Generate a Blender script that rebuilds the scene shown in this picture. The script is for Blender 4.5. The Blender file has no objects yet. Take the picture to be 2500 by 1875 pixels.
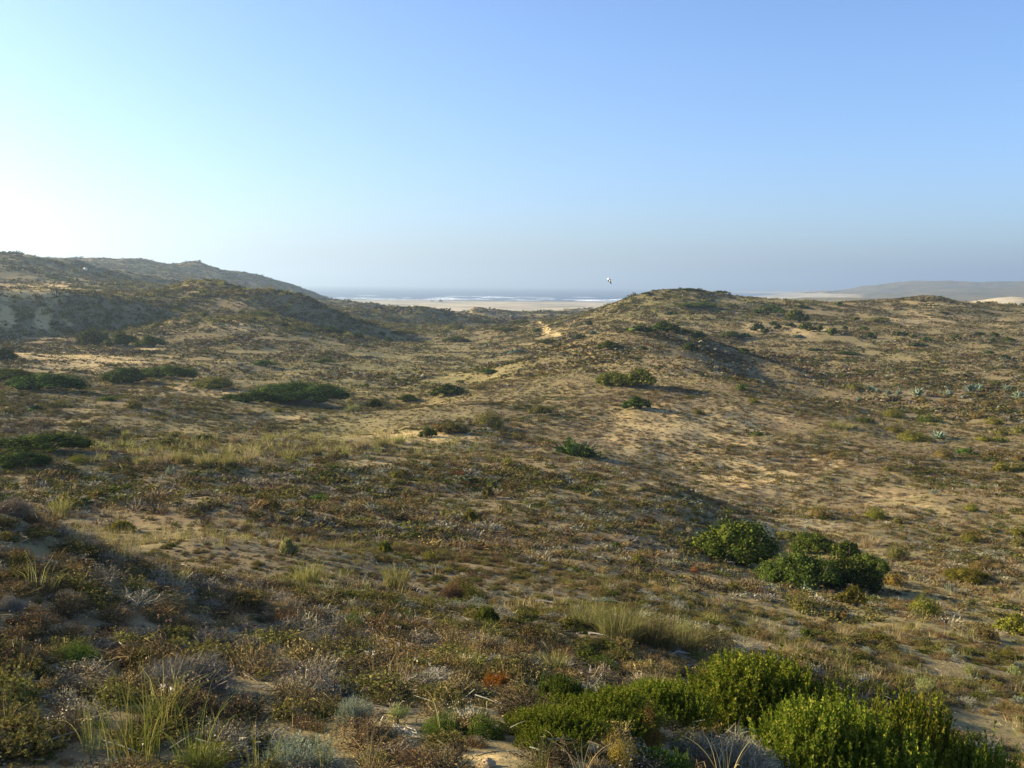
import bpy, math, random
import numpy as np
from mathutils import Matrix, Vector

# ------------------------------------------------------------------ camera, light, air
scene = bpy.context.scene
COL = scene.collection
rng = np.random.default_rng(7)
random.seed(7)

EYE = 30.0                                   # eye height above the sea (sea = 0)
FPX, W0, H0 = 2453.0, 2500.0, 1875.0         # focal length and frame in photo pixels
PITCH, ROLL = math.radians(5.62), math.radians(0.47)
SUN_AZ, SUN_EL = math.radians(-77.0), math.radians(19.0)   # azimuth from +Y, negative = left

cam_data = bpy.data.cameras.new('camera')
cam_data.sensor_width = 36.0
cam_data.lens = 36.0 * FPX / W0
cam_data.clip_start, cam_data.clip_end = 0.1, 120000.0
cam = bpy.data.objects.new('camera', cam_data)
COL.objects.link(cam)
CAMROT = Matrix.Rotation(math.pi / 2 - PITCH, 3, 'X') @ Matrix.Rotation(ROLL, 3, 'Z')
cam.matrix_world = Matrix.Translation((0, 0, EYE)) @ CAMROT.to_4x4()
scene.camera = cam
CR = np.array(CAMROT)

scene.view_settings.view_transform = 'Standard'
scene.view_settings.look = 'None'
scene.view_settings.exposure = 1.45
scene.view_settings.gamma = 1.0
scene.render.engine = 'CYCLES'
scene.cycles.max_bounces = 6
scene.cycles.diffuse_bounces = 3
scene.cycles.transmission_bounces = 4
scene.cycles.volume_bounces = 0
scene.cycles.use_denoising = True
scene.cycles.sample_clamp_indirect = 4.0

world = bpy.data.worlds.new('World')
scene.world = world
world.use_nodes = True
wn = world.node_tree
bg = wn.nodes['Background']
sky = wn.nodes.new('ShaderNodeTexSky')
sky.sky_type = 'NISHITA'
sky.sun_disc = False
sky.sun_elevation = SUN_EL
sky.sun_rotation = SUN_AZ
sky.air_density, sky.dust_density, sky.ozone_density = 0.85, 1.35, 4.0
sky.altitude = 30
tint = wn.nodes.new('ShaderNodeMix'); tint.data_type = 'RGBA'; tint.blend_type = 'MULTIPLY'
tint.inputs[0].default_value = 1.0; tint.inputs[7].default_value = (1.0, 1.03, 1.13, 1)      # the camera's cool white balance
wn.links.new(sky.outputs[0], tint.inputs[6]); wn.links.new(tint.outputs[2], bg.inputs[0])
bg.inputs[1].default_value = 0.087

sun_data = bpy.data.lights.new('sun', 'SUN')
sun_data.energy = 5.0
sun_data.angle = math.radians(0.5)
sun_data.color = (1.0, 0.84, 0.52)
sun = bpy.data.objects.new('sun', sun_data)
COL.objects.link(sun)
SUNV = Vector((math.sin(SUN_AZ) * math.cos(SUN_EL), math.cos(SUN_AZ) * math.cos(SUN_EL), math.sin(SUN_EL)))
sun.rotation_euler = (-SUNV).to_track_quat('-Z', 'Y').to_euler()
sun.location = (0, 0, 200)

# ------------------------------------------------------------------ helpers
def tag(o, label=None, cat=None, group=None, kind=None):
    if label: o['label'] = label
    if cat: o['category'] = cat
    if group: o['group'] = group
    if kind: o['kind'] = kind
    return o

def mesh_from(name, verts, quads=None, tris=None, mat=None, smooth=False, attrs=None):
    me = bpy.data.meshes.new(name)
    verts = np.asarray(verts, dtype=np.float32)
    parts, starts, n = [], [], 0
    loops = []
    tot = []
    if quads is not None and len(quads):
        q = np.asarray(quads, dtype=np.int32); loops.append(q.ravel()); tot.append(np.full(len(q), 4, np.int32))
    if tris is not None and len(tris):
        t = np.asarray(tris, dtype=np.int32); loops.append(t.ravel()); tot.append(np.full(len(t), 3, np.int32))
    loops = np.concatenate(loops); tot = np.concatenate(tot)
    st = np.concatenate([[0], np.cumsum(tot)[:-1]]).astype(np.int32)
    me.vertices.add(len(verts)); me.vertices.foreach_set('co', verts.ravel())
    me.loops.add(len(loops)); me.loops.foreach_set('vertex_index', loops)
    me.polygons.add(len(tot)); me.polygons.foreach_set('loop_start', st); me.polygons.foreach_set('loop_total', tot)
    if smooth:
        me.polygons.foreach_set('use_smooth', np.ones(len(tot), dtype=bool))
    for k, v in (attrs or {}).items():
        a = me.attributes.new(k, 'FLOAT', 'POINT'); a.data.foreach_set('value', np.asarray(v, dtype=np.float32))
    me.update(); me.validate()
    if mat is not None:
        for m in (mat if isinstance(mat, (list, tuple)) else [mat]): me.materials.append(m)
    return me

def link(name, me, parent=None):
    o = bpy.data.objects.new(name, me); COL.objects.link(o)
    if parent is not None: o.parent = parent
    return o

def ray(px, py):
    """unit-range direction of photo pixel(s): azimuth, tan(elevation)"""
    px = np.asarray(px, float); py = np.asarray(py, float)
    v = np.stack([(px - W0 / 2) / FPX, -(py - H0 / 2) / FPX, -np.ones_like(px)], -1) @ CR.T
    return np.arctan2(v[..., 0], v[..., 1]), v[..., 2] / np.hypot(v[..., 0], v[..., 1])

def hash2(ix, iy, seed):
    h = (ix * 374761393 + iy * 668265263 + seed * 974711) & 0xffffffff
    h = ((h ^ (h >> 13)) * 1274126177) & 0xffffffff
    return ((h ^ (h >> 16)) & 0xffff) / 65535.0

def vnoise(x, y, seed=0):
    ix = np.floor(x).astype(np.int64); iy = np.floor(y).astype(np.int64)
    fx = x - ix; fy = y - iy
    fx = fx * fx * fx * (fx * (fx * 6 - 15) + 10); fy = fy * fy * fy * (fy * (fy * 6 - 15) + 10)
    a = hash2(ix, iy, seed); b = hash2(ix + 1, iy, seed); c = hash2(ix, iy + 1, seed); d = hash2(ix + 1, iy + 1, seed)
    return (a + (b - a) * fx) * (1 - fy) + (c + (d - c) * fx) * fy - 0.5

def fbm(x, y, wl, octv=3, seed=0):
    t = 0.0; amp = 1.0
    for k in range(octv):
        c, s = math.cos(0.6 + k), math.sin(0.6 + k)
        t = t + amp * vnoise((c * x - s * y) / wl + 17.3 * k, (s * x + c * y) / wl - 9.1 * k, seed + k)
        wl *= 0.5; amp *= 0.5
    return t

# ------------------------------------------------------------------ terrain heights
# points seen in the place: photo column, row, horizontal range in metres
P = []
# columns: (photo column, [(range, height below the eye) ...])
COLS = {
 -700: [(4, -1.9), (9, -2.0), (20, -3.2), (45, -5), (90, -7), (180, -8), (300, -2), (450, 10)],
 0: [(4, -1.95), (7, -2.08), (10, -2.05), (11.7, -2.38), (14, -3.4), (20, -5.0), (33, -6.2), (50, -7), (70, -7.5), (100, -8.3), (140, -8.7), (190, -8.9)],
 250: [(4, -2.0), (7, -2.38), (10.5, -2.72), (13, -3.5), (16, -4.3), (24, -5.5), (36, -6.8), (52, -7.8), (72, -8.5), (100, -9.3), (140, -9.6), (190, -9.4)],
 500: [(4, -2.1), (9, -2.95), (11, -3.25), (18, -4.4), (27, -5.6), (40, -6.9), (55, -8.2), (75, -9.2), (97, -10), (125, -10.3), (160, -10.6), (205, -10.2)],
 900: [(4, -2.05), (8.8, -3.3), (15, -4.7), (27, -6.7), (38, -7.85), (47, -8.1), (56, -9.8), (70, -10.8), (90, -11.5), (115, -12.1), (145, -12.4), (200, -12.7), (260, -13)],
 1250: [(4, -2.0), (9, -3.4), (18, -5.5), (30, -7.5), (42, -8.6), (52, -8.9), (62, -10.1), (75, -10.4), (92, -10.6), (115, -10.6), (135, -10.3), (150, -12.2), (168, -13.0), (195, -13.2), (240, -13.4), (320, -13.8), (430, -14.5), (560, -15.6)],
 1600: [(4, -2.1), (6, -2.7), (14, -4.8), (22, -6.6), (33, -8.3), (39, -8.85), (64, -11.0), (73, -11.1), (88, -10.6), (108, -9.9), (126, -8.7)],
 1900: [(4.5, -2.5), (7, -3.4), (13.5, -5.0), (23, -7.5), (32, -9.2), (40, -10.6), (50, -11.3), (68, -11.9), (86, -12.0)],
 2200: [(5, -3.1), (10, -4.6), (14, -5.4), (25, -7.8), (41, -10.2), (56, -11.6), (76, -12.5), (105, -12.95), (128, -13.2), (155, -12.8), (190, -11.8), (230, -9.6), (280, -7)],
 2500: [(5, -3.6), (9, -4.9), (12.5, -5.4), (19, -6.8), (31, -9.1), (50, -11.4), (77, -12.7), (105, -12.95), (130, -13.4), (158, -13), (195, -12.1), (240, -10), (290, -8.5)],
 3100: [(5, -3.9), (10, -5.4), (20, -7.2), (50, -11.5), (100, -13.2), (200, -12.1), (330, -8.5), (800, -12)],
}
LINES = [
 # shadowed bank left
 [(-400, 737, 180), (0, 735, 206), (76, 732, 210), (106, 741, 210), (140, 731, 213), (180, 724, 218), (250, 740, 222), (323, 736, 228), (399, 757, 236)],
 [(-400, 812, 168), (0, 806, 195), (114, 806, 202), (209, 804, 210), (266, 797, 216), (342, 787, 223), (418, 768, 232)],
 # long dune left of the valley: crest and front foot
 [(384, 717, 272), (457, 685, 274), (540, 692, 268), (630, 709, 256), (661, 702, 253), (703, 712, 252), (753, 721, 250), (800, 750, 252), (850, 775, 254), (904, 792, 257), (1046, 817, 263)],
 [(430, 778, 212), (500, 780, 200), (600, 776, 208), (660, 772, 226), (711, 782, 237), (850, 814, 243), (1000, 827, 252)],
 # ground between bank and far ridges
 [(-400, 705, 262), (0, 716, 242), (130, 714, 256), (300, 716, 285)],
 [(-400, 680, 310), (0, 688, 300), (100, 690, 310), (200, 696, 320), (330, 704, 340)],
 [(-400, 645, 370), (0, 655, 360), (150, 668, 390), (250, 676, 430), (350, 688, 470)],
 [(-400, 598, 430), (0, 612, 430), (85, 616, 432), (120, 630, 440), (160, 645, 455), (200, 656, 480)],
 # second ridge to the sea
 [(150, 648, 690), (210, 648, 720), (280, 646, 760), (310, 636, 780), (350, 635, 800), (390, 640, 810), (420, 647, 820), (465, 643, 820), (490, 643, 822), (530, 657, 830), (600, 668, 842), (660, 678, 860), (711, 694, 885), (750, 715, 915), (772, 729, 945), (800, 742, 990)],
 [(300, 682, 600), (450, 690, 640), (560, 697, 690), (650, 708, 760), (740, 728, 860)],
 # dunes down the valley
 [(808, 746, 395), (884, 748, 390), (965, 752, 385), (1019, 746, 380), (1046, 748, 380), (1076, 765, 376), (1119, 789, 370)],
 [(860, 782, 352), (960, 797, 360), (1080, 803, 364), (1125, 797, 366)],
 [(1130, 779, 466), (1190, 786, 462), (1245, 790, 456)],
 [(1085, 758, 500), (1120, 750, 492), (1160, 748, 490), (1200, 761, 482), (1245, 779, 470)],
 [(1260, 760, 640), (1330, 757, 640), (1400, 755, 650), (1470, 760, 640)],
 # hill in the middle, crest falling to the right
 [(1330, 860, 140), (1400, 835, 146), (1470, 812, 150), (1560, 804, 150), (1640, 848, 134), (1690, 880, 122), (1750, 923, 109), (1850, 966, 101), (1950, 994, 97)],
 [(1660, 812, 158), (1760, 846, 155), (1870, 928, 139), (1960, 962, 129), (2060, 985, 121)],
 [(1760, 838, 166), (1880, 879, 153), (2000, 931, 140), (2075, 966, 131)],
 [(960, 1082, 62), (1060, 1045, 69), (1150, 985, 86), (1220, 932, 106), (1290, 882, 128)],
 [(1350, 1112, 52), (1420, 1122, 51), (1500, 1150, 48.5), (1600, 1195, 45), (1700, 1240, 42.5)],
 [(1470, 1106, 63), (1560, 1146, 59), (1650, 1190, 55.5), (1750, 1231, 52.5)],
 [(1420, 830, 200), (1560, 806, 205), (1700, 820, 205), (1800, 840, 200), (1900, 856, 192), (2050, 900, 165)],
 # hill right of the centre and the ridge right of it
 [(1380, 778, 275), (1430, 768, 270), (1500, 745, 268), (1545, 724, 268), (1590, 714, 268), (1640, 708, 270), (1700, 708, 272), (1750, 712, 276), (1800, 726, 280), (1850, 733, 284), (1900, 735, 288), (1980, 737, 295), (2060, 740, 305), (2130, 742, 310), (2180, 733, 312), (2240, 727, 314), (2290, 724, 316), (2330, 737, 318), (2360, 745, 320), (2500, 752, 330), (2800, 758, 340)],
 [(1500, 785, 225), (1600, 770, 238), (1700, 765, 243), (1800, 775, 243), (1900, 780, 245)],
 [(1750, 745, 262), (1850, 757, 262), (1980, 762, 270)],
 # white sand behind it, and the headland
 [(1850, 738, 1400), (1900, 731, 1350), (1960, 727, 1300), (2020, 726, 1300), (2080, 730, 1250), (2140, 737, 1200)],
 [(2330, 742, 800), (2370, 738, 800), (2410, 730, 790), (2445, 725, 790), (2470, 724, 790), (2500, 729, 800), (2560, 735, 800), (2700, 742, 810)],
 [(1930, 723, 3350), (1976, 719, 3300), (2032, 713, 3200), (2091, 704, 3150), (2144, 695, 3100), (2232, 684, 3050), (2276, 681, 3020), (2350, 679, 3000), (2500, 680, 3000), (2900, 682, 3000), (3300, 684, 3000)],
 [(2000, 722, 2500), (2150, 719, 2200), (2300, 717, 2100), (2500, 716, 2100), (2900, 716, 2100)],
]
# free ground the photo does not show or shows only as a strip: column, range, height below the eye
Q = [(c, 1.0, -1.68) for c in (-700, 0, 600, 1250, 1900, 2500, 3100)]
Q += [(0, 330, -2), (450, 325, -6), (600, 325, -9), (750, 320, -11.5), (900, 325, -13), (1000, 430, -15.5), (1100, 560, -16.5),
      (1180, 540, -17), (1000, 700, -19.5), (1250, 760, -19.5), (1450, 800, -20), (850, 760, -19), (800, 950, -18.0), (830, 945, -20.8), (865, 900, -20.6), (910, 945, -22.0), (1700, 420, -14), (1500, 400, -15), (1900, 430, -14), (2200, 430, -14), (2450, 450, -13.5),
      (1040, 95, -12.0), (1100, 120, -12.6), (1190, 150, -13.1), (1760, 178, -11.8), (1900, 165, -12.9), (2020, 150, -13.8),
      (1700, 800, -19), (2000, 800, -18), (2250, 800, -17)]
for c in (-900, -300, 0, 300, 600): Q += [(c, 1200, -4 if c < 500 else -14), (c, 1800, -24), (c, 2300, -37), (c, 9000, -45)]
for c in (800, 1000, 1200, 1400, 1600, 1800): Q += [(c, 1000, -22.5), (c, 1250, -24.6), (c, 1600, -27.3), (c, 1900, -29.4), (c, 2080, -31), (c, 2600, -37), (c, 9000, -45)]
Q += [(1850, 2600, -35), (1850, 3600, -38), (1850, 9000, -45), (2050, 1700, -22), (2300, 1500, -19), (2600, 1500, -17), (3100, 1500, -14)]
for c, z in ((2000, -38), (2200, 12), (2500, 22), (3000, 24)): Q += [(c, 4200, z), (c, 9000, z)]

pa, ps, pz = [], [], []
def add_ctrl(a, r, z):
    pa.append(float(a)); ps.append(math.log(r)); pz.append(float(z))
for c, lst in COLS.items():
    a = float(ray(c, 900)[0])
    for r, z in lst: add_ctrl(a, r, z)
for c, r, z in Q: add_ctrl(float(ray(c, 900)[0]), r, z)
for L in LINES:
    for (x0, y0, r0), (x1, y1, r1) in zip(L[:-1], L[1:]):
        n = max(1, int(round(abs(x1 - x0) / 45)))
        for k in range(n):
            t = k / n
            a, te = ray(x0 + (x1 - x0) * t, y0 + (y1 - y0) * t); r = r0 + (r1 - r0) * t
            add_ctrl(a, r, r * te)
    a, te = ray(L[-1][0], L[-1][1]); add_ctrl(a, L[-1][2], L[-1][2] * te)
for deg in (60, 85, 110, 140, 170, 200, 220, 250, 275, 300):     # round the back and the sides
    a = math.radians(deg if deg <= 180 else deg - 360)
    for r, z in ((1.0, -1.68), (5, -2.2), (20, -4), (80, -7), (300, -8), (1500, -12), (9000, -20)): add_ctrl(a, r, z)
pa, ps, pz = map(np.array, (pa, ps, pz))
# drop near-duplicates
keep = []
for i in range(len(pa)):
    if all((pa[i] - pa[j]) ** 2 + (ps[i] - ps[j]) ** 2 > 1e-5 for j in keep): keep.append(i)
pa, ps, pz = pa[keep], ps[keep], pz[keep]
D = np.hypot(pa[:, None] - pa[None], ps[:, None] - ps[None])
n = len(pa)
A = np.zeros((n + 3, n + 3)); A[:n, :n] = -D + np.eye(n) * 0.0015
A[:n, n] = 1; A[:n, n + 1] = pa; A[:n, n + 2] = ps; A[n:, :n] = A[:n, n:].T
Wt = np.linalg.solve(A, np.concatenate([pz, [0, 0, 0]]))

def rbf(a, s):
    out = np.empty(a.shape)
    f, af, sf = out.ravel(), a.ravel(), s.ravel()
    for i in range(0, len(f), 20000):
        d = np.hypot(af[i:i + 20000, None] - pa[None], sf[i:i + 20000, None] - ps[None])
        f[i:i + 20000] = -d @ Wt[:n] + Wt[n] + Wt[n + 1] * af[i:i + 20000] + Wt[n + 2] * sf[i:i + 20000]
    return out

AZ = np.concatenate([np.arange(-180, -60, 4.0), np.arange(-60, -36, 0.5), np.arange(-36, 36.01, 0.09), np.arange(36.5, 60, 0.5), np.arange(60, 180.01, 4.0)])
AZ = np.radians(AZ)
NR = 760
S = np.linspace(math.log(0.7), math.log(9000.0), NR)
# coarse evaluation, then bilinear refinement in s
GA, GS = np.meshgrid(AZ, S, indexing='ij')
ZG = rbf(GA, GS)
R = np.exp(GS); GX = R * np.sin(GA); GY = R * np.cos(GA)
sm = lambda x, a, b: np.clip((x - a) / (b - a), 0, 1) ** 2 * (3 - 2 * np.clip((x - a) / (b - a), 0, 1))
near = sm(R, 3, 12)
land = 1 - sm(R, 700, 1000) * (ZG < -16)                   # beach stays smooth
ZG = ZG + fbm(GX, GY, 2.2, 2, 3) * 0.16 * near * (1 - sm(R, 120, 240))
ZG = ZG + fbm(GX, GY, 9.0, 3, 11) * 0.55 * sm(R, 10, 60) * land * (1 - sm(R, 500, 900))
ZG = ZG + fbm(GX, GY, 30.0, 4, 21) * 1.7 * sm(R, 190, 330) * land
ZG = ZG + (0.22 - np.abs(fbm(GX, GY, 22.0, 3, 51))) * 1.6 * sm(R, 225, 260) * land * (1 - sm(R, 1200, 1600)) * (GX < 0)
ZG = ZG + (0.2 - np.abs(fbm(GX, GY, 70.0, 3, 53))) * 7.0 * sm(R, 340, 480) * land * (1 - sm(R, 1200, 1600)) * (GX < -20)
ZG = ZG + fbm(GX, GY, 70.0, 4, 57) * 2.2 * sm(R, 640, 900) * (1 - sm(R, 1450, 1750)) * (ZG < -15)
ZG = ZG - (np.abs(fbm(GX, GY, 420.0, 4, 33))) * 26.0 * sm(R, 2000, 2800) * (ZG > -20)
ZG = ZG + fbm(GX, GY, 160.0, 3, 31) * 5.0 * sm(R, 2000, 2800) * (ZG > -20)
ZG = ZG + EYE

def height(x, y):
    a = np.arctan2(x, y); s = np.log(np.maximum(np.hypot(x, y), 0.71))
    i = np.clip(np.searchsorted(AZ, a) - 1, 0, len(AZ) - 2); u = (a - AZ[i]) / (AZ[i + 1] - AZ[i])
    q = np.clip((s - S[0]) / (S[1] - S[0]), 0, NR - 1.001); j = q.astype(int); v = q - j
    return (ZG[i, j] * (1 - u) + ZG[i + 1, j] * u) * (1 - v) + (ZG[i, j + 1] * (1 - u) + ZG[i + 1, j + 1] * u) * v

def hit(px, py):
    """where the line of sight through a photo pixel first meets the ground"""
    a, te = ray(px, py)
    r = np.exp(np.linspace(math.log(1.5), math.log(8000), 6000))
    x, y = r * math.sin(a), r * math.cos(a)
    below = np.nonzero(EYE + r * float(te) <= height(x, y))[0]
    k = below[0] if len(below) else len(r) - 1
    return x[k], y[k], float(height(x[k:k + 1], y[k:k + 1])[0]), r[k]

NA = len(AZ)
idx = np.arange(NA * NR).reshape(NA, NR)
quads = np.stack([idx[:-1, :-1], idx[:-1, 1:], idx[1:, 1:], idx[1:, :-1]], -1).reshape(-1, 4)[:, ::-1]
tv = np.stack([GX, GY, ZG], -1).reshape(-1, 3)
tv = np.vstack([tv, [[0, 0, float(ZG[:, 0].mean())]]])
fan = np.stack([idx[:-1, 0], idx[1:, 0], np.full(NA - 1, NA * NR)], -1)

#@@MATERIALS
def mat_new(name):
    m = bpy.data.materials.new(name); m.use_nodes = True
    nt = m.node_tree
    for x in list(nt.nodes): nt.nodes.remove(x)
    out = nt.nodes.new('ShaderNodeOutputMaterial')
    return m, nt, out

def N(nt, typ, **kw):
    nd = nt.nodes.new(typ)
    for k, v in kw.items(): setattr(nd, k, v)
    return nd
def project(x, y, z):
    """photo pixel of a point in the place (used to lay out the vegetation zones)"""
    v = np.stack([x, y, z - EYE], -1) @ CR
    d = np.maximum(-v[..., 2], 1e-3)
    return W0 / 2 + FPX * v[..., 0] / d, H0 / 2 - FPX * v[..., 1] / d

# how bare the sand is: column, row, half width, half height, amount
BARE = [(1550, 905, 230, 55, .24), (1400, 865, 130, 40, .20), (1680, 1060, 320, 90, .34), (1850, 1150, 260, 80, .36), (1960, 1290, 150, 40, .42),
        (1280, 960, 160, 45, .22), (1020, 1065, 210, 14, .55), (900, 1130, 90, 22, .30), (250, 880, 220, 40, .38), (120, 865, 120, 25, .35), (430, 950, 230, 26, .30), (600, 796, 90, 14, .50), (560, 745, 130, 14, .2), (330, 752, 60, 10, .2), (690, 1020, 110, 9, .45),
        (60, 712, 110, 18, .75), (140, 700, 90, 16, .5), (15, 775, 22, 26, .8), (105, 775, 20, 26, .8), (165, 790, 25, 14, .4), (130, 735, 25, 10, .6),
        (1335, 806, 12, 14, .62), (1318, 788, 9, 8, .62), (1358, 816, 12, 6, .62), (1960, 805, 70, 18, .5), (1840, 800, 30, 14, .5), (2230, 780, 150, 25, .35), (2280, 745, 60, 14, .35), (1800, 735, 60, 12, .45), (1640, 780, 120, 18, .3), (2440, 790, 60, 20, .3),
        (2100, 900, 320, 30, .22), (1300, 1480, 120, 26, .32), (1500, 1640, 60, 12, .5), (680, 1690, 40, 20, .35), (30, 1720, 80, 60, .28), (1180, 1850, 120, 30, .22), (760, 1260, 200, 30, .15), (1780, 1420, 100, 40, .30), (2200, 1230, 300, 60, .20), (620, 1575, 40, 10, .5)]
def bareness(px, py):
    t = np.zeros_like(px)
    for cx, cy, sx, sy, a in BARE:
        t = np.maximum(t, a * np.exp(-((px - cx) / sx) ** 2 - ((py - cy) / sy) ** 2))
    return t
GPX, GPY = project(GX, GY, ZG)
front = (GY > 0.2)
BG = np.where(front, bareness(np.where(front, GPX, 0), np.where(front, GPY, 0)), 0)
beach = sm(R, 560, 700) * (1 - sm(ZG, 13.5, 15.5))
beach = beach * (1 - np.where(front, sm(GPX, 2060, 2130), 0))
beach = np.maximum(beach, np.where(front, 1.0 * (R > 700) * (R < 900) * np.exp(-((GPX - 2450) / 90) ** 2 * (1 + 0 * GPX)) * sm(ZG, 17, 19), 0))
BG = np.maximum(BG, beach)
def gz(cx, cy, sx, sy): return np.where(front, np.exp(-((GPX - cx) / sx) ** 2 - ((GPY - cy) / sy) ** 2), 0)
grassy = np.clip(gz(950, 900, 420, 85) + gz(700, 1060, 330, 60) + gz(1600, 745, 260, 45) + .8 * gz(2250, 1480, 330, 170) + .6 * gz(2150, 860, 420, 60), 0, 1)
wet = sm(R, 1500, 1900) * (1 - sm(ZG, 0.5, 2.2))

gm, nt, out = mat_new('dune_ground')
L = nt.links.new
geo = N(nt, 'ShaderNodeNewGeometry')
def noise(scale, det=4.0, rough=0.6, vec=None):
    nd = N(nt, 'ShaderNodeTexNoise'); nd.inputs['Scale'].default_value = scale; nd.inputs['Detail'].default_value = det; nd.inputs['Roughness'].default_value = rough
    L(vec or geo.outputs['Position'], nd.inputs['Vector']); return nd.outputs['Fac']
def mth(op, a, b=None, c=None, clamp=False):
    nd = N(nt, 'ShaderNodeMath', operation=op); nd.use_clamp = clamp
    for i, v in enumerate((a, b, c)):
        if v is None: continue
        if isinstance(v, (int, float)): nd.inputs[i].default_value = v
        else: L(v, nd.inputs[i])
    return nd.outputs[0]
def mix(f, a, b):
    nd = N(nt, 'ShaderNodeMix', data_type='RGBA')
    if isinstance(f, (int, float)): nd.inputs[0].default_value = f
    else: L(f, nd.inputs[0])
    for i, v in ((6, a), (7, b)):
        if isinstance(v, tuple): nd.inputs[i].default_value = v + (1,)
        else: L(v, nd.inputs[i])
    return nd.outputs[2]
def step(v, a, b):
    nd = N(nt, 'ShaderNodeMapRange'); nd.interpolation_type = 'SMOOTHSTEP'
    L(v, nd.inputs[0]); nd.inputs[1].default_value = a; nd.inputs[2].default_value = b
    return nd.outputs[0]
at = N(nt, 'ShaderNodeAttribute'); at.attribute_name = 'bare'
aw = N(nt, 'ShaderNodeAttribute'); aw.attribute_name = 'wet'
ab = N(nt, 'ShaderNodeAttribute'); ab.attribute_name = 'beach'
ar = N(nt, 'ShaderNodeAttribute'); ar.attribute_name = 'far'
sand = mix(noise(0.9, 5), (0.43, 0.30, 0.125), (0.60, 0.44, 0.205))
sand = mix(step(noise(14.0, 3), 0.55, 0.8), sand, (0.22, 0.16, 0.10))
bsand = mix(step(noise(0.012, 4), 0.42, 0.62), (0.50, 0.42, 0.28), (0.27, 0.245, 0.19))
bsand = mix(ab.outputs['Fac'], sand, bsand)
bsand = mix(aw.outputs['Fac'], bsand, (0.17, 0.15, 0.125))
litter = mix(step(noise(0.35, 4), 0.4, 0.62), (0.215, 0.148, 0.075), (0.235, 0.185, 0.080))
ao_ = N(nt, 'ShaderNodeAttribute'); ao_.attribute_name = 'grassy'
litter = mix(mth('MULTIPLY', ao_.outputs['Fac'], 0.8), litter, (0.245, 0.215, 0.078))
litter = mix(step(noise(3.0, 3), 0.45, 0.65), litter, (0.24, 0.185, 0.085))
litter = mix(step(noise(7.0, 3), 0.56, 0.7), litter, (0.055, 0.048, 0.03))
ao_f = ao_.outputs['Fac']
cov = mth('ADD', mth('MULTIPLY', noise(0.22, 4), 0.55), mth('MULTIPLY', noise(2.4, 5, 0.7), 0.75))
cov = mth('SUBTRACT', mth('ADD', cov, mth('MULTIPLY', ao_f, 0.16)), mth('MULTIPLY', at.outputs['Fac'], 0.95))
cov = step(cov, 0.30, 0.54)
col = mix(cov, bsand, litter)
# distant scrub, too small to stand as plants
vor = N(nt, 'ShaderNodeTexVoronoi'); vor.inputs['Scale'].default_value = 0.16; vor.inputs['Randomness'].default_value = 1.0
L(geo.outputs['Position'], vor.inputs['Vector'])
spot = mth('SUBTRACT', 1.0, step(vor.outputs['Distance'], 0.18, 0.42))
spot = mth('MULTIPLY', mth('MULTIPLY', spot, ar.outputs['Fac']), mth('SUBTRACT', 1.0, ab.outputs['Fac']))
heath = mix(step(noise(0.012, 6, 0.65), 0.36, 0.64), (0.060, 0.070, 0.026), (0.190, 0.165, 0.080))
fcol = mix(mth('MULTIPLY', step(noise(0.03, 6, 0.7), 0.40, 0.56), mth('MULTIPLY', ar.outputs['Fac'], mth('SUBTRACT', 1.0, at.outputs['Fac']))), col, heath)
col = mix(spot, fcol, (0.042, 0.050, 0.024))
df = N(nt, 'ShaderNodeBsdfPrincipled'); L(col, df.inputs['Base Color']); df.inputs['Roughness'].default_value = 0.95
df.inputs['Specular IOR Level'].default_value = 0.1
bp = N(nt, 'ShaderNodeBump'); bp.inputs['Strength'].default_value = 0.55; bp.inputs['Distance'].default_value = 0.05
L(mth('ADD', noise(5.0, 6, 0.65), mth('MULTIPLY', cov, 0.35)), bp.inputs['Height']); L(bp.outputs[0], df.inputs['Normal'])
L(df.outputs[0], out.inputs[0])
pad = lambda a: np.append(a.ravel(), 0)
ground = link('terrain', mesh_from('terrain', tv, quads, fan, gm, smooth=True, attrs={'bare': pad(BG), 'wet': pad(wet), 'beach': pad(beach), 'far': pad(sm(R, 200, 420)), 'grassy': pad(grassy)}))
tag(ground, 'rolling sandy dunes running down to the beach', 'terrain', kind='structure')

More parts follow.
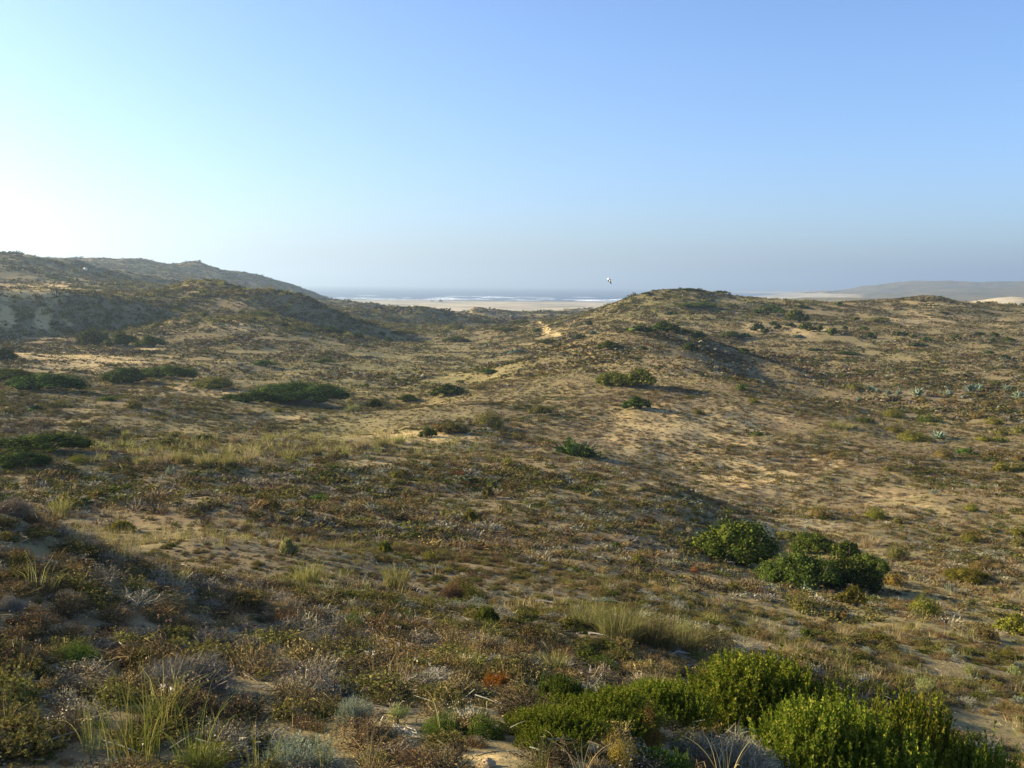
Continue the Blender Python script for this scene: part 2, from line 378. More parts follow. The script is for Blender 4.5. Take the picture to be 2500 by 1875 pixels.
# ------------------------------------------------------------------ plant materials
def leaf_mat(name, base, trans=0.25, vary=0.35, tint=None):
    m, nt, out = mat_new(name); L = nt.links.new
    geo = N(nt, 'ShaderNodeNewGeometry'); oi = N(nt, 'ShaderNodeObjectInfo')
    hs = N(nt, 'ShaderNodeHueSaturation'); hs.inputs['Color'].default_value = base + (1,)
    if tint:
        mx = N(nt, 'ShaderNodeMix', data_type='RGBA'); L(geo.outputs['Random Per Island'], mx.inputs[0])
        rp = N(nt, 'ShaderNodeMapRange'); rp.inputs[1].default_value = 0.62; rp.inputs[2].default_value = 0.9
        L(geo.outputs['Random Per Island'], rp.inputs[0]); L(rp.outputs[0], mx.inputs[0])
        mx.inputs[6].default_value = base + (1,); mx.inputs[7].default_value = tint + (1,); L(mx.outputs[2], hs.inputs['Color'])
    a = N(nt, 'ShaderNodeMath', operation='MULTIPLY_ADD'); L(geo.outputs['Random Per Island'], a.inputs[0]); a.inputs[1].default_value = 2 * vary; a.inputs[2].default_value = 1 - vary
    b = N(nt, 'ShaderNodeMath', operation='MULTIPLY_ADD'); L(oi.outputs['Random'], b.inputs[0]); b.inputs[1].default_value = 0.5; b.inputs[2].default_value = 0.95
    c = N(nt, 'ShaderNodeMath', operation='MULTIPLY'); L(a.outputs[0], c.inputs[0]); L(b.outputs[0], c.inputs[1]); L(c.outputs[0], hs.inputs['Value'])
    h = N(nt, 'ShaderNodeMath', operation='MULTIPLY_ADD'); L(oi.outputs['Random'], h.inputs[0]); h.inputs[1].default_value = 0.03; h.inputs[2].default_value = 0.485; L(h.outputs[0], hs.inputs['Hue'])
    d = N(nt, 'ShaderNodeBsdfDiffuse'); L(hs.outputs[0], d.inputs[0])
    if trans > 0:
        t = N(nt, 'ShaderNodeBsdfTranslucent'); L(hs.outputs[0], t.inputs[0])
        ms = N(nt, 'ShaderNodeMixShader'); ms.inputs[0].default_value = trans; L(d.outputs[0], ms.inputs[1]); L(t.outputs[0], ms.inputs[2]); L(ms.outputs[0], out.inputs[0])
    else: L(d.outputs[0], out.inputs[0])
    return m
M = {
 'green': leaf_mat('green_leaves', (0.050, 0.068, 0.012), .25, .55, (0.115, 0.118, 0.020)),
 'dark_green': leaf_mat('dark_green_leaves', (0.030, 0.046, 0.011), .25, .55, (0.085, 0.098, 0.020)),
 'juniper_green': leaf_mat('juniper_needles', (0.030, 0.050, 0.012), .25, .55, (0.080, 0.105, 0.024)),
 'sunny_olive': leaf_mat('sunny_olive_leaves', (0.088, 0.098, 0.018), .25, .5, (0.14, 0.135, 0.028)),
 'blue_green': leaf_mat('blue_green_leaves', (0.050, 0.085, 0.055), .2, .35),
 'olive': leaf_mat('olive_leaves', (0.115, 0.108, 0.028), .25, .4, (0.165, 0.14, 0.045)),
 'yellow_green': leaf_mat('yellow_green_leaves', (0.115, 0.108, 0.018), .25, .35, (0.16, 0.14, 0.025)),
 'bright_green': leaf_mat('bright_green_leaves', (0.065, 0.100, 0.018), .3, .35, (0.105, 0.13, 0.028)),
 'heath_green': leaf_mat('heath_green_leaves', (0.092, 0.120, 0.011), .33, .5, (0.155, 0.140, 0.022)),
 'silver': leaf_mat('silver_leaves', (0.175, 0.195, 0.125), .2, .3, (0.24, 0.24, 0.17)),
 'pale_green': leaf_mat('pale_green_leaves', (0.20, 0.215, 0.085), .25, .3, (0.28, 0.26, 0.09)),
 'grey_twig': leaf_mat('grey_twigs', (0.215, 0.192, 0.135), 0, .45, (0.30, 0.275, 0.20)),
 'mauve_twig': leaf_mat('mauve_grey_twigs', (0.205, 0.165, 0.105), 0, .4, (0.29, 0.245, 0.165)),
 'brown_twig': leaf_mat('brown_twigs', (0.150, 0.100, 0.042), 0, .4, (0.23, 0.165, 0.075)),
 'dark_twig': leaf_mat('dark_twigs', (0.066, 0.052, 0.028), 0, .4, (0.10, 0.085, 0.042)),
 'rust': leaf_mat('rusty_leaves', (0.20, 0.085, 0.030), .2, .35, (0.26, 0.13, 0.05)),
 'orange': leaf_mat('orange_leaves', (0.27, 0.10, 0.018), .2, .4, (0.12, 0.11, 0.02)),
 'ochre': leaf_mat('ochre_leaves', (0.20, 0.125, 0.028), .25, .4, (0.14, 0.125, 0.03)),
 'brown_olive': leaf_mat('brown_olive_leaves', (0.115, 0.080, 0.028), .2, .4, (0.15, 0.12, 0.035)),
 'straw': leaf_mat('straw_blades', (0.30, 0.235, 0.115), .25, .35, (0.36, 0.29, 0.15)),
 'grass': leaf_mat('marram_blades', (0.200, 0.190, 0.055), .3, .35, (0.30, 0.25, 0.10)),
 'green_grass': leaf_mat('green_blades', (0.125, 0.150, 0.028), .35, .4, (0.26, 0.215, 0.06)),
 'dull_grass': leaf_mat('dull_olive_blades', (0.125, 0.118, 0.040), .3, .4, (0.21, 0.175, 0.07)),
 'agave': leaf_mat('agave_leaves', (0.115, 0.145, 0.100), .0, .3),
 'bark': leaf_mat('shrub_bark', (0.13, 0.10, 0.075), 0, .2),
 'bleached': leaf_mat('bleached_wood', (0.36, 0.33, 0.28), 0, .2),
 'flower_pink': leaf_mat('dry_flower_heads', (0.34, 0.22, 0.16), .2, .3),
 'flower_white': leaf_mat('white_flower_heads', (0.50, 0.42, 0.34), .2, .3),
 'flower_yellow': leaf_mat('yellow_flower_heads', (0.60, 0.45, 0.03), .2, .2),
}

# ------------------------------------------------------------------ plant shapes (numpy soups: verts, quads, tris, material index per face)
def unit(v): return v / np.maximum(np.linalg.norm(v, axis=-1, keepdims=True), 1e-9)
def rdir(g, n, zmin=-1.0):
    z = g.uniform(zmin, 1, n); a = g.uniform(0, 2 * np.pi, n); r = np.sqrt(1 - z * z)
    return np.stack([r * np.cos(a), r * np.sin(a), z], -1)
class Soup:
    def __init__(s): s.v, s.q, s.t, s.qm, s.tm, s.n = [], [], [], [], [], 0
    def add(s, v, q=None, t=None, m=0):
        v = np.asarray(v, float).reshape(-1, 3)
        if q is not None: q = np.asarray(q) + s.n; s.q.append(q); s.qm.append(np.full(len(q), m))
        if t is not None: t = np.asarray(t) + s.n; s.t.append(t); s.tm.append(np.full(len(t), m))
        s.v.append(v); s.n += len(v); return s
    def mesh(s, name, mats):
        v = np.concatenate(s.v); q = np.concatenate(s.q) if s.q else None; t = np.concatenate(s.t) if s.t else None
        me = mesh_from(name, v, q, t, mats)
        mi = np.concatenate(s.qm + s.tm).astype(np.int32)
        if mi.max() > 0: me.polygons.foreach_set('material_index', mi)
        return me
def ribbons(S, p0, p1, p2, w0, w1, seg=2, m=0, side=None, g=rng):
    """curved tapered strips through three points each"""
    n = len(p0)
    if side is None: side = unit(np.cross(p2 - p0, rdir(g, n)))
    else: side = unit(side)
    ts = np.linspace(0, 1, seg + 1)
    rows = []
    for t in ts:
        c = (1 - t) ** 2 * p0 + 2 * t * (1 - t) * p1 + t * t * p2
        w = (w0 * (1 - t) + w1 * t); w = w[:, None] if hasattr(w, '__len__') else w
        rows.append(np.stack([c - side * w * .5, c + side * w * .5], 1))
    V = np.stack(rows, 1)                      # n, seg+1, 2, 3
    b = np.arange(n)[:, None] * (seg + 1) * 2 + np.arange(seg)[None] * 2
    q = np.stack([b, b + 1, b + 3, b + 2], -1).reshape(-1, 4)
    S.add(V, q=q, m=m)
def leaves(S, c, nrm, ls, m=0, g=rng, asp=1.6, jit=0.9, axis=None):
    """small two-triangle leaves at points c facing roughly nrm"""
    n = len(c)
    nn = unit(nrm + g.normal(0, jit, (n, 3)))
    u = unit(np.cross(nn, rdir(g, n))) if axis is None else unit(axis + g.normal(0, .35, (n, 3)))
    w = unit(np.cross(nn, u))
    l = (ls * g.uniform(.7, 1.3, n))[:, None]
    V = np.stack([c - u * l * .5, c + w * l * .5 / asp, c + u * l * .5, c - w * l * .5 / asp], 1)
    S.add(V, q=np.arange(n * 4).reshape(n, 4), m=m)

def core(S, C, rad):
    """solid blobs added inside the crown, so that no light passes straight through"""
    for c, r_ in zip(C, rad):
        V, Q = [], []
        for i in range(7):
            for k in range(10):
                el = -math.pi / 2 + math.pi * i / 6; q = 2 * math.pi * k / 10
                V.append((c[0] + r_ * math.cos(el) * math.cos(q), c[1] + r_ * math.cos(el) * math.sin(q), max(c[2] + r_ * math.sin(el), -.05)))
        for i in range(6):
            for k in range(10): Q.append((i * 10 + k, i * 10 + (k + 1) % 10, (i + 1) * 10 + (k + 1) % 10, (i + 1) * 10 + k))
        S.add(V, q=Q)
def f_bush(g, n, K=11, flat=1.0):
    S = Soup(); K = int(K * 1.7); a = g.uniform(0, 2 * np.pi, K); r = np.sqrt(g.uniform(0, 1, K)) * .80
    top = (1 - .85 * r ** 2)
    C = np.stack([r * np.cos(a), r * np.sin(a), (.08 + .56 * top * g.uniform(.35, 1.1, K))], -1); C[0] = (g.uniform(-.2, .2), 0, .60)
    rad = g.uniform(.16, .36, K) * (1.1 - .4 * r); rad[0] = .34
    k = g.choice(K, n, p=rad ** 2 / (rad ** 2).sum()); d = rdir(g, n, -.45)
    out_ = 1 - .4 * g.random(n) ** 2 + .50 * (g.random(n) < .15) * g.random(n)
    p = C[k] + d * rad[k][:, None] * out_[:, None] * (1.0, 1.0, .9)
    p += g.normal(0, .025, (n, 3)); p[:, 2] = np.abs(p[:, 2])
    leaves(S, p, d + (0, 0, .3), math.sqrt(22.0 / n), g=g, jit=1.1); core(S, C, rad * .62); return S
def f_mound(g, n):
    S = Soup(); d = rdir(g, n, 0.02)
    ph = g.uniform(0, 6.28, 6); an = np.arctan2(d[:, 1], d[:, 0])
    bump = 1 + .15 * np.sin(2 * an + ph[4]) + .11 * np.sin(3 * an + ph[0]) + .09 * np.sin(5 * an + ph[1] + 3 * d[:, 2]) + .05 * np.sin(9 * an + ph[2]) * np.sin(6 * d[:, 2] + ph[3])
    p = d * bump[:, None] * (1 - .2 * g.random(n) ** 2 + .12 * (g.random(n) < .12))[:, None] + g.normal(0, .02, (n, 3)); p[:, 2] = np.abs(p[:, 2])
    leaves(S, p, d * 1.4, math.sqrt(15.0 / n), g=g, jit=.7, asp=1.6); core(S, np.array([[0, 0, 0.0]]), np.array([.68])); return S
def f_juniper(g, n):
    S = Soup(); K = max(22, n // 45); a = g.uniform(0, 2 * np.pi, K); el = g.uniform(.06, 1.3, K) ** 1.0
    ph = g.uniform(0, 6.28, 3); lobe = .80 + .20 * np.sin(2 * a + ph[0]) + .14 * np.sin(3 * a + ph[1]) + .10 * np.sin(5 * a + ph[2])
    R_ = g.uniform(.6, 1.0, K) * lobe; low = g.random(K) < .3; el[low] *= .25; R_[low] *= 1.18
    hgt = .55 + .45 * np.clip(np.sin(a * 1.0 + ph[2]) * .5 + g.normal(.55, .25, K), 0, 1)
    tip = np.stack([np.cos(a) * np.cos(el) * R_, np.sin(a) * np.cos(el) * R_, np.sin(el) * np.minimum(R_, 1.0) * hgt + .03], -1)
    root = tip * .2 * (1, 1, .3)
    k = g.integers(0, K, n); t = g.random(n) ** .6
    axis = unit(tip - root)[k]
    c = root[k] + (tip - root)[k] * t[:, None] + g.normal(0, 1, (n, 3)) * (.10 * (1.12 - t))[:, None]
    c[:, 2] = np.abs(c[:, 2])
    up = unit(axis + (0, 0, .35))
    leaves(S, c, rdir(g, n), math.sqrt(30.0 / n), g=g, asp=2.0, axis=up); core(S, np.array([[0, 0, .1], [.3, .1, .0], [-.3, -.1, .0]]), np.array([.42, .34, .34])); return S
def f_shoots(g, nsh, per, spread=.25, slen=.16, lw=.022, K=9, cover=None, up=1.0):
    """shrub of many upright leafy shoots standing on a lumpy crown"""
    S = Soup(); a = g.uniform(0, 2 * np.pi, K); r = np.sqrt(g.uniform(0, 1, K)) * .68
    C = np.stack([r * np.cos(a), r * np.sin(a), .10 + .42 * (1 - .8 * r ** 2) * g.uniform(.6, 1.15, K)], -1); C[0] = (0, 0, .45)
    rad = g.uniform(.26, .42, K)
    k = g.choice(K, nsh, p=rad ** 2 / (rad ** 2).sum()); d = rdir(g, nsh, -.05)
    p = C[k] + d * rad[k][:, None] * (1 - .45 * g.random(nsh) ** 2)[:, None]; p[:, 2] = np.maximum(p[:, 2], .02)
    ax = unit(d * spread + (0, 0, up) + g.normal(0, .16, (nsh, 3)))
    ln = slen * g.uniform(.6, 1.3, nsh)
    i = np.repeat(np.arange(nsh), per); t = np.tile(np.linspace(.0, 1, per), nsh) + g.uniform(-.03, .03, nsh * per)
    side = unit(np.cross(ax[i], rdir(g, len(i))))
    c = p[i] + ax[i] * (t * ln[i])[:, None] + side * (lw * .8 * (1.1 - .5 * t))[:, None]
    lv = unit(side + ax[i] * .9)
    leaves(S, c, unit(np.cross(lv, ax[i] + .01)), lw * 2.1, g=g, asp=2.4, axis=lv, jit=.3)
    ribbons(S, p, p + ax * ln[:, None] * .5, p + ax * ln[:, None], lw * .3, lw * .15, 1, m=0, g=g)
    # inner leaves so the crown is not hollow
    m = nsh * per // 4; kk = g.integers(0, K, m); dd = rdir(g, m, -.3)
    q = C[kk] + dd * rad[kk][:, None] * g.uniform(.2, .85, m)[:, None]; q[:, 2] = np.abs(q[:, 2])
    leaves(S, q, dd, lw * 2.6, g=g); return S
def f_twigs(g, n, leafy=0, ls=.05, w=.012, H=1.0, bush=.75, tangle=0.0):
    """dry shrub: crooked twigs forking from the base to a domed outline"""
    S = Soup(); d = rdir(g, n, .05); ph = g.uniform(0, 6.28, 3); an = np.arctan2(d[:, 1], d[:, 0])
    lop = .82 + .16 * np.sin(an + ph[0]) + .12 * np.sin(3 * an + ph[1]) + .08 * np.sin(5 * an + 4 * d[:, 2] + ph[2])
    rr = g.uniform(.55, 1.0, n) * (lop if tangle else 1.0)
    tip = d * rr[:, None]; tip[:, 2] *= H
    root = tip * (g.uniform(.05, bush, n))[:, None] * (1, 1, .8) + g.normal(0, .17, (n, 3)) * tangle; root[:, 2] = np.maximum(root[:, 2] - .05, 0)
    mid = (root + tip) / 2 + g.normal(0, .09, (n, 3)); mid[:, 2] += .06
    ribbons(S, root, mid, tip, w * g.uniform(.7, 1.3, n), w * .35, 2, 0, g=g)
    if leafy:
        i = np.repeat(np.arange(n), leafy); t = g.uniform(.45, 1.02, len(i))[:, None]
        c = (1 - t) ** 2 * root[i] + 2 * t * (1 - t) * mid[i] + t * t * tip[i] + g.normal(0, .02, (len(i), 3))
        c[:, 2] = np.abs(c[:, 2])
        leaves(S, c, d[i], ls, g=g, m=1)
    return S
def f_grass(g, n, r0=.12, lean=.6, w=.012, seg=3, droop=.35, hv=.45):
    S = Soup(); a = g.uniform(0, 2 * np.pi, n); rb = r0 * np.sqrt(g.random(n))
    p0 = np.stack([rb * np.cos(a), rb * np.sin(a), np.zeros(n)], -1)
    h = g.uniform(hv, 1.0, n); da = a + g.normal(0, .7, n); ln = lean * g.random(n) ** .8 * h
    out_ = np.stack([np.cos(da), np.sin(da), np.zeros(n)], -1)
    p2 = p0 + out_ * ln[:, None] + np.stack([0 * h, 0 * h, h * (1 - droop * (ln / np.maximum(lean, .01)) ** 2)], -1)
    p1 = p0 + out_ * (ln * .18)[:, None] + np.stack([0 * h, 0 * h, h * .68], -1)
    ribbons(S, p0, p1, p2, w * g.uniform(.7, 1.3, n), w * .12, seg, g=g); return S
def f_agave(g, n=30):
    S = Soup()
    for k in range(n):
        a = k * 2.4 + g.normal(0, .1); el = math.radians(18 + 64 * (k / n) ** .8 + g.normal(0, 4)); ln = g.uniform(.8, 1.05) * (1 if k > 4 else .85)
        o = np.array([math.cos(a), math.sin(a), 0]); u = o * math.cos(el) + np.array([0, 0, math.sin(el)]); sd = np.array([-o[1], o[0], 0]); nn = np.cross(u, sd)
        rows = []
        for t, w, b in ((0, .10, 0), (.18, .135, .01), (.45, .15, .03), (.7, .10, .06), (.88, .05, .10), (1.0, .004, .14)):
            c = o * .04 + u * ln * t + o * b * .9 - np.array([0, 0, b * .5])
            rows += [c - sd * w, c - nn * w * .45 * (-1), c + sd * w, c + nn * (-w * .12)]
        V = np.array(rows); q = []
        for i in range(5):
            for j in range(4): q.append((i * 4 + j, i * 4 + (j + 1) % 4, (i + 1) * 4 + (j + 1) % 4, (i + 1) * 4 + j))
        V[:, 2] = np.maximum(V[:, 2], 0.0); S.add(V, q=q)
    return S
def f_stems(g, n=9, w=.06):
    S = Soup(); a = g.uniform(0, 2 * np.pi, n); r = g.uniform(.3, .75, n)
    for s_ in range(3):
        p0 = np.stack([.08 * np.cos(a), .08 * np.sin(a), -.08 + 0 * a], -1); p2 = np.stack([r * np.cos(a), r * np.sin(a), g.uniform(.35, .7, n)], -1)
        p1 = p0 * .4 + p2 * .6 - (0, 0, .12)
        ribbons(S, p0, p1, p2, w, w * .25, 4, side=np.stack([-np.sin(a + s_ * 1.05), np.cos(a + s_ * 1.05), np.sin(s_ * 1.05) + 0 * a], -1), g=g)
    return S

#@@THINGS
# ------------------------------------------------------------------ single plants
GT = np.random.default_rng(23)
PROTO = {}
FOOT = []
def proto(kind, colour, size, v):
    key = (kind, colour, size, v)
    if key in PROTO: return PROTO[key]
    n = {'S': 420, 'M': 2200, 'L': 8000, 'X': 26000}[size]
    base = (kind, size, v)
    g = np.random.default_rng(abs(hash((len(kind), ord(kind[0]), ord(kind[1]), ord(size), v))) % 99991)
    if base in PROTO: me = PROTO[base].copy()
    else:
        if kind == 'bush': S_ = f_bush(g, n, {'S': 7, 'M': 11, 'L': 18, 'X': 22}[size])
        elif kind == 'juniper': S_ = f_juniper(g, n)
        elif kind == 'mound': S_ = f_mound(g, int(n * .8))
        elif kind == 'agave': S_ = f_agave(g, 22 if size == 'S' else 30)
        elif kind == 'tussock': S_ = f_grass(g, {'S': 90, 'M': 260, 'L': 620, 'X': 800}[size], .45, .85, {'S': .05, 'M': .028, 'L': .013, 'X': .012}[size], 4, .42, .3)
        elif kind == 'blades': S_ = f_grass(g, {'S': 10, 'M': 22, 'L': 44, 'X': 80}[size], .30, .95, {'S': .022, 'M': .018, 'L': .014, 'X': .011}[size], 7, .42, .3)
        elif kind == 'reeds': S_ = f_grass(g, 11, .08, 1.1, .018, 8, .55, .5)
        elif kind == 'heath': S_ = f_shoots(g, {'S': 60, 'M': 260, 'L': 900, 'X': 2300}[size], {'S': 8, 'M': 14, 'L': 22, 'X': 26}[size], .42, {'S': .3, 'M': .24, 'L': .2, 'X': .17}[size], {'S': .06, 'M': .036, 'L': .022, 'X': .0165}[size], 24)
        elif kind == 'silver': S_ = f_shoots(g, {'S': 40, 'M': 120, 'L': 320, 'X': 500}[size], {'S': 8, 'M': 14, 'L': 18, 'X': 20}[size], .55, .34, {'S': .07, 'M': .04, 'L': .026, 'X': .02}[size], 9)
        elif kind == 'dry': S_ = f_twigs(g, {'S': 140, 'M': 700, 'L': 2600, 'X': 5200}[size], 1, {'S': .08, 'M': .04, 'L': .022, 'X': .014}[size], {'S': .04, 'M': .02, 'L': .0095, 'X': .0095}[size], .95, .92, .8)
        elif kind == 'dead': S_ = f_twigs(g, 150, 0, .02, .022, .55, .9)
        me = S_.mesh(kind + '_foliage', [M['green']]); PROTO[base] = me; me = me.copy()
    me.materials.clear(); me.materials.append(M[colour]); 
    if kind == 'dry': me.materials.append(M[colour])
    PROTO[key] = me; return me
STEMS = [f_stems(np.random.default_rng(5 + k)).mesh('shrub_stems', [M['bark']]) for k in range(2)]
NAMES = {'bush': 'evergreen_shrub', 'juniper': 'juniper_shrub', 'mound': 'cushion_shrub', 'agave': 'agave', 'tussock': 'grass_tussock', 'blades': 'long_grass', 'reeds': 'long_grass', 'heath': 'heath_shrub', 'silver': 'silver_shrub', 'dry': 'dry_shrub', 'dead': 'dead_branches'}
CATS = {'agave': 'agave', 'tussock': 'grass tussock', 'blades': 'grass tussock', 'reeds': 'grass tussock', 'dead': 'dead wood'}
def plant(kind, colour, px, py, w, h, label, group=None, size=None, dep=None, sink=.05, r_at=None, cat=None):
    if size is None: size = 'S' if w < 46 else 'M' if w < 110 else 'L' if w < 230 else 'X'
    if r_at is None: x, y, z, r = hit(px, py)
    else:
        a = float(ray(px, py)[0]); r = r_at; x, y = r * math.sin(a), r * math.cos(a); z = float(height(np.array([x]), np.array([y]))[0])
    if kind in ('bush', 'juniper', 'mound') and r > 20: w, h = w * 1.12, h * 1.12
    a = math.atan2(x, y); th = math.atan2(EYE - z, r); dist = math.hypot(r, EYE - z)
    ca = math.cos(a) if True else 1
    wm = w * dist / FPX * (0.5 + 0.5 * math.cos(a)); d_ = dep or GT.uniform(.65, .95)
    dm = wm * d_ if kind not in ('tussock', 'blades', 'reeds') else wm * .5
    r2 = r + dm * .42
    x, y = r2 * math.sin(a), r2 * math.cos(a); z = float(height(np.array([x]), np.array([y]))[0])
    hm = EYE + r2 * float(ray(px, (py - h) if r_at is None else h)[1]) - z
    hm = max(hm, .35 * abs(h) * dist / FPX if r_at is None else .15)
    FOOT.append((x, y, wm * .5, kind))
    wm *= r2 / r
    grassy = kind in ('tussock', 'blades', 'reeds')
    sx = wm / 2 / (.92 if grassy else 1.0); sz = hm
    if kind == 'agave': sx = sz = max(wm / 1.9, hm / 1.1); sy = sx
    else: sy = sx * (d_ if not grassy else .85)
    if kind == 'mound': sz *= 1.0
    if kind == 'bush': sz *= 1.10
    me = proto(kind, colour, size, int(GT.integers(0, 2 if size in 'LX' else 3)))
    rz = -a + GT.choice([0, math.pi]) + GT.normal(0, .12)
    multi = size != 'S' and kind in ('bush', 'juniper', 'mound', 'heath', 'silver')
    loc = (x, y, z - sz * sink)
    if multi:
        root = bpy.data.objects.new(NAMES[kind], None); COL.objects.link(root); root.empty_display_size = .2
        root.location = loc; root.rotation_euler = (0, 0, rz); root.scale = (sx, sy, sz)
        link('foliage', me, root); link('stems', STEMS[int(GT.integers(0, 2))], root)
    else:
        root = link(NAMES[kind], me); root.location = loc; root.rotation_euler = (0, 0, rz); root.scale = (sx, sy, sz)
    if kind == 'agave': root.rotation_euler = (GT.normal(0, .12), GT.normal(0, .12), rz + GT.uniform(0, 6)); root.scale = (sx * GT.uniform(.85, 1.1), sx, sx * GT.uniform(.8, 1.15))
    return tag(root, label, cat or CATS.get(kind, 'shrub'), group)

g1 = 'dark shrubs on the left slope below the shadowed bank'
for a in [
 ('bush', 'dark_green', 230, 846, 78, 40, 'tallest, leftmost lump of the three dark shrubs joined below the shadowed bank', g1),
 ('bush', 'dark_green', 300, 849, 76, 35, 'middle one of the three dark shrubs joined below the shadowed bank', g1),
 ('bush', 'green', 368, 849, 72, 28, 'low green right end of the three joined shrubs below the shadowed bank', g1),
 ('bush', 'dark_green', 6, 882, 64, 30, 'very dark shrub cut by the left edge beside pale sand', g1),
 ('bush', 'green', 30, 934, 110, 34, 'flat green shrub at the left edge behind a larger dark one', g1),
 ('bush', 'juniper_green', 105, 958, 176, 46, 'broad dark juniper beside the sandy track near the left edge', g1),
 ('bush', 'dark_green', 307, 938, 118, 40, 'peaked green shrub on the left of the sandy track', g1),
 ('bush', 'green', 403, 927, 138, 34, 'long flat green shrub right of the peaked one on the track', g1),
 ('bush', 'olive', 525, 950, 112, 29, 'olive green shrub between the flat shrub and the great juniper thicket', g1),
 ('bush', 'juniper_green', 735, 993, 250, 58, 'great dark green juniper thicket sprawling on the valley floor', g1),
 ('bush', 'dark_green', 612, 986, 150, 30, 'thin left arm of juniper reaching out from the great thicket', g1),
 ('juniper', 'juniper_green', 88, 1004, 54, 25, 'small pointed juniper standing alone in the left grass', g1),
 ('bush', 'dark_green', 90, 1116, 226, 54, 'dark green shrub mass at the left edge above the long grass', g1),
 ('bush', 'juniper_green', 45, 1152, 136, 48, 'darkest shrub at the left edge, lower than the mass behind it', g1),
]: plant(*a)
g2 = 'small shrubs and cushions in the left hollow'
for a in [
 ('mound', 'green', 264, 980, 42, 13, 'small flat green cushion below the peaked shrub', g2),
 ('mound', 'olive', 326, 999, 42, 23, 'round grey olive cushion left of the great juniper', g2),
 ('mound', 'yellow_green', 190, 1131, 50, 18, 'yellow green cushion in front of the dark left shrubs', g2),
 ('bush', 'olive', 412, 1092, 48, 23, 'olive shrub just behind the marram grass on the left', g2),
 ('bush', 'dark_green', 498, 1079, 46, 18, 'low dark shrub right of the olive one behind the marram', g2),
 ('mound', 'yellow_green', 425, 1069, 23, 13, 'tiny yellow cushion behind the marram grass', g2),
 ('mound', 'bright_green', 777, 1226, 40, 19, 'vivid green cushion alone on the brown near slope', g2),
 ('bush', 'olive', 663, 1247, 60, 27, 'olive shrub left of the vivid green cushion', g2),
 ('bush', 'yellow_green', 297, 1303, 86, 30, 'mustard yellow shrub among grey scrub on the left slope', g2),
 ('bush', 'pale_green', 704, 1363, 60, 52, 'shrub with pale green sunlit top on the near slope', g2),
 ('mound', 'olive', 178, 1248, 44, 28, 'round dull green dome standing in grass on the left', g2),
 ('silver', 'silver', 415, 1166, 36, 27, 'silvery shrub in front of the marram grass', g2),
 ('silver', 'silver', 499, 1171, 30, 19, 'smaller silvery shrub right of the silvery one', g2),
 ('mound', 'yellow_green', 545, 1155, 40, 15, 'yellow green cushion at the foot of the marram', g2),
 ('mound', 'yellow_green', 677, 1007, 28, 12, 'small yellow cushion in front of the great juniper', g2),
 ('mound', 'olive', 18, 1012, 36, 16, 'small olive cushion at the left edge below the broad juniper', g2),
 ('mound', 'olive', 148, 990, 30, 12, 'tiny olive cushion right of the small pointed juniper', g2),
 ('silver', 'pale_green', 866, 1010, 46, 22, 'pale yellow green shrub at the right foot of the great juniper', g2),
]: plant(*a)
g3 = 'shrubs around the middle dune'
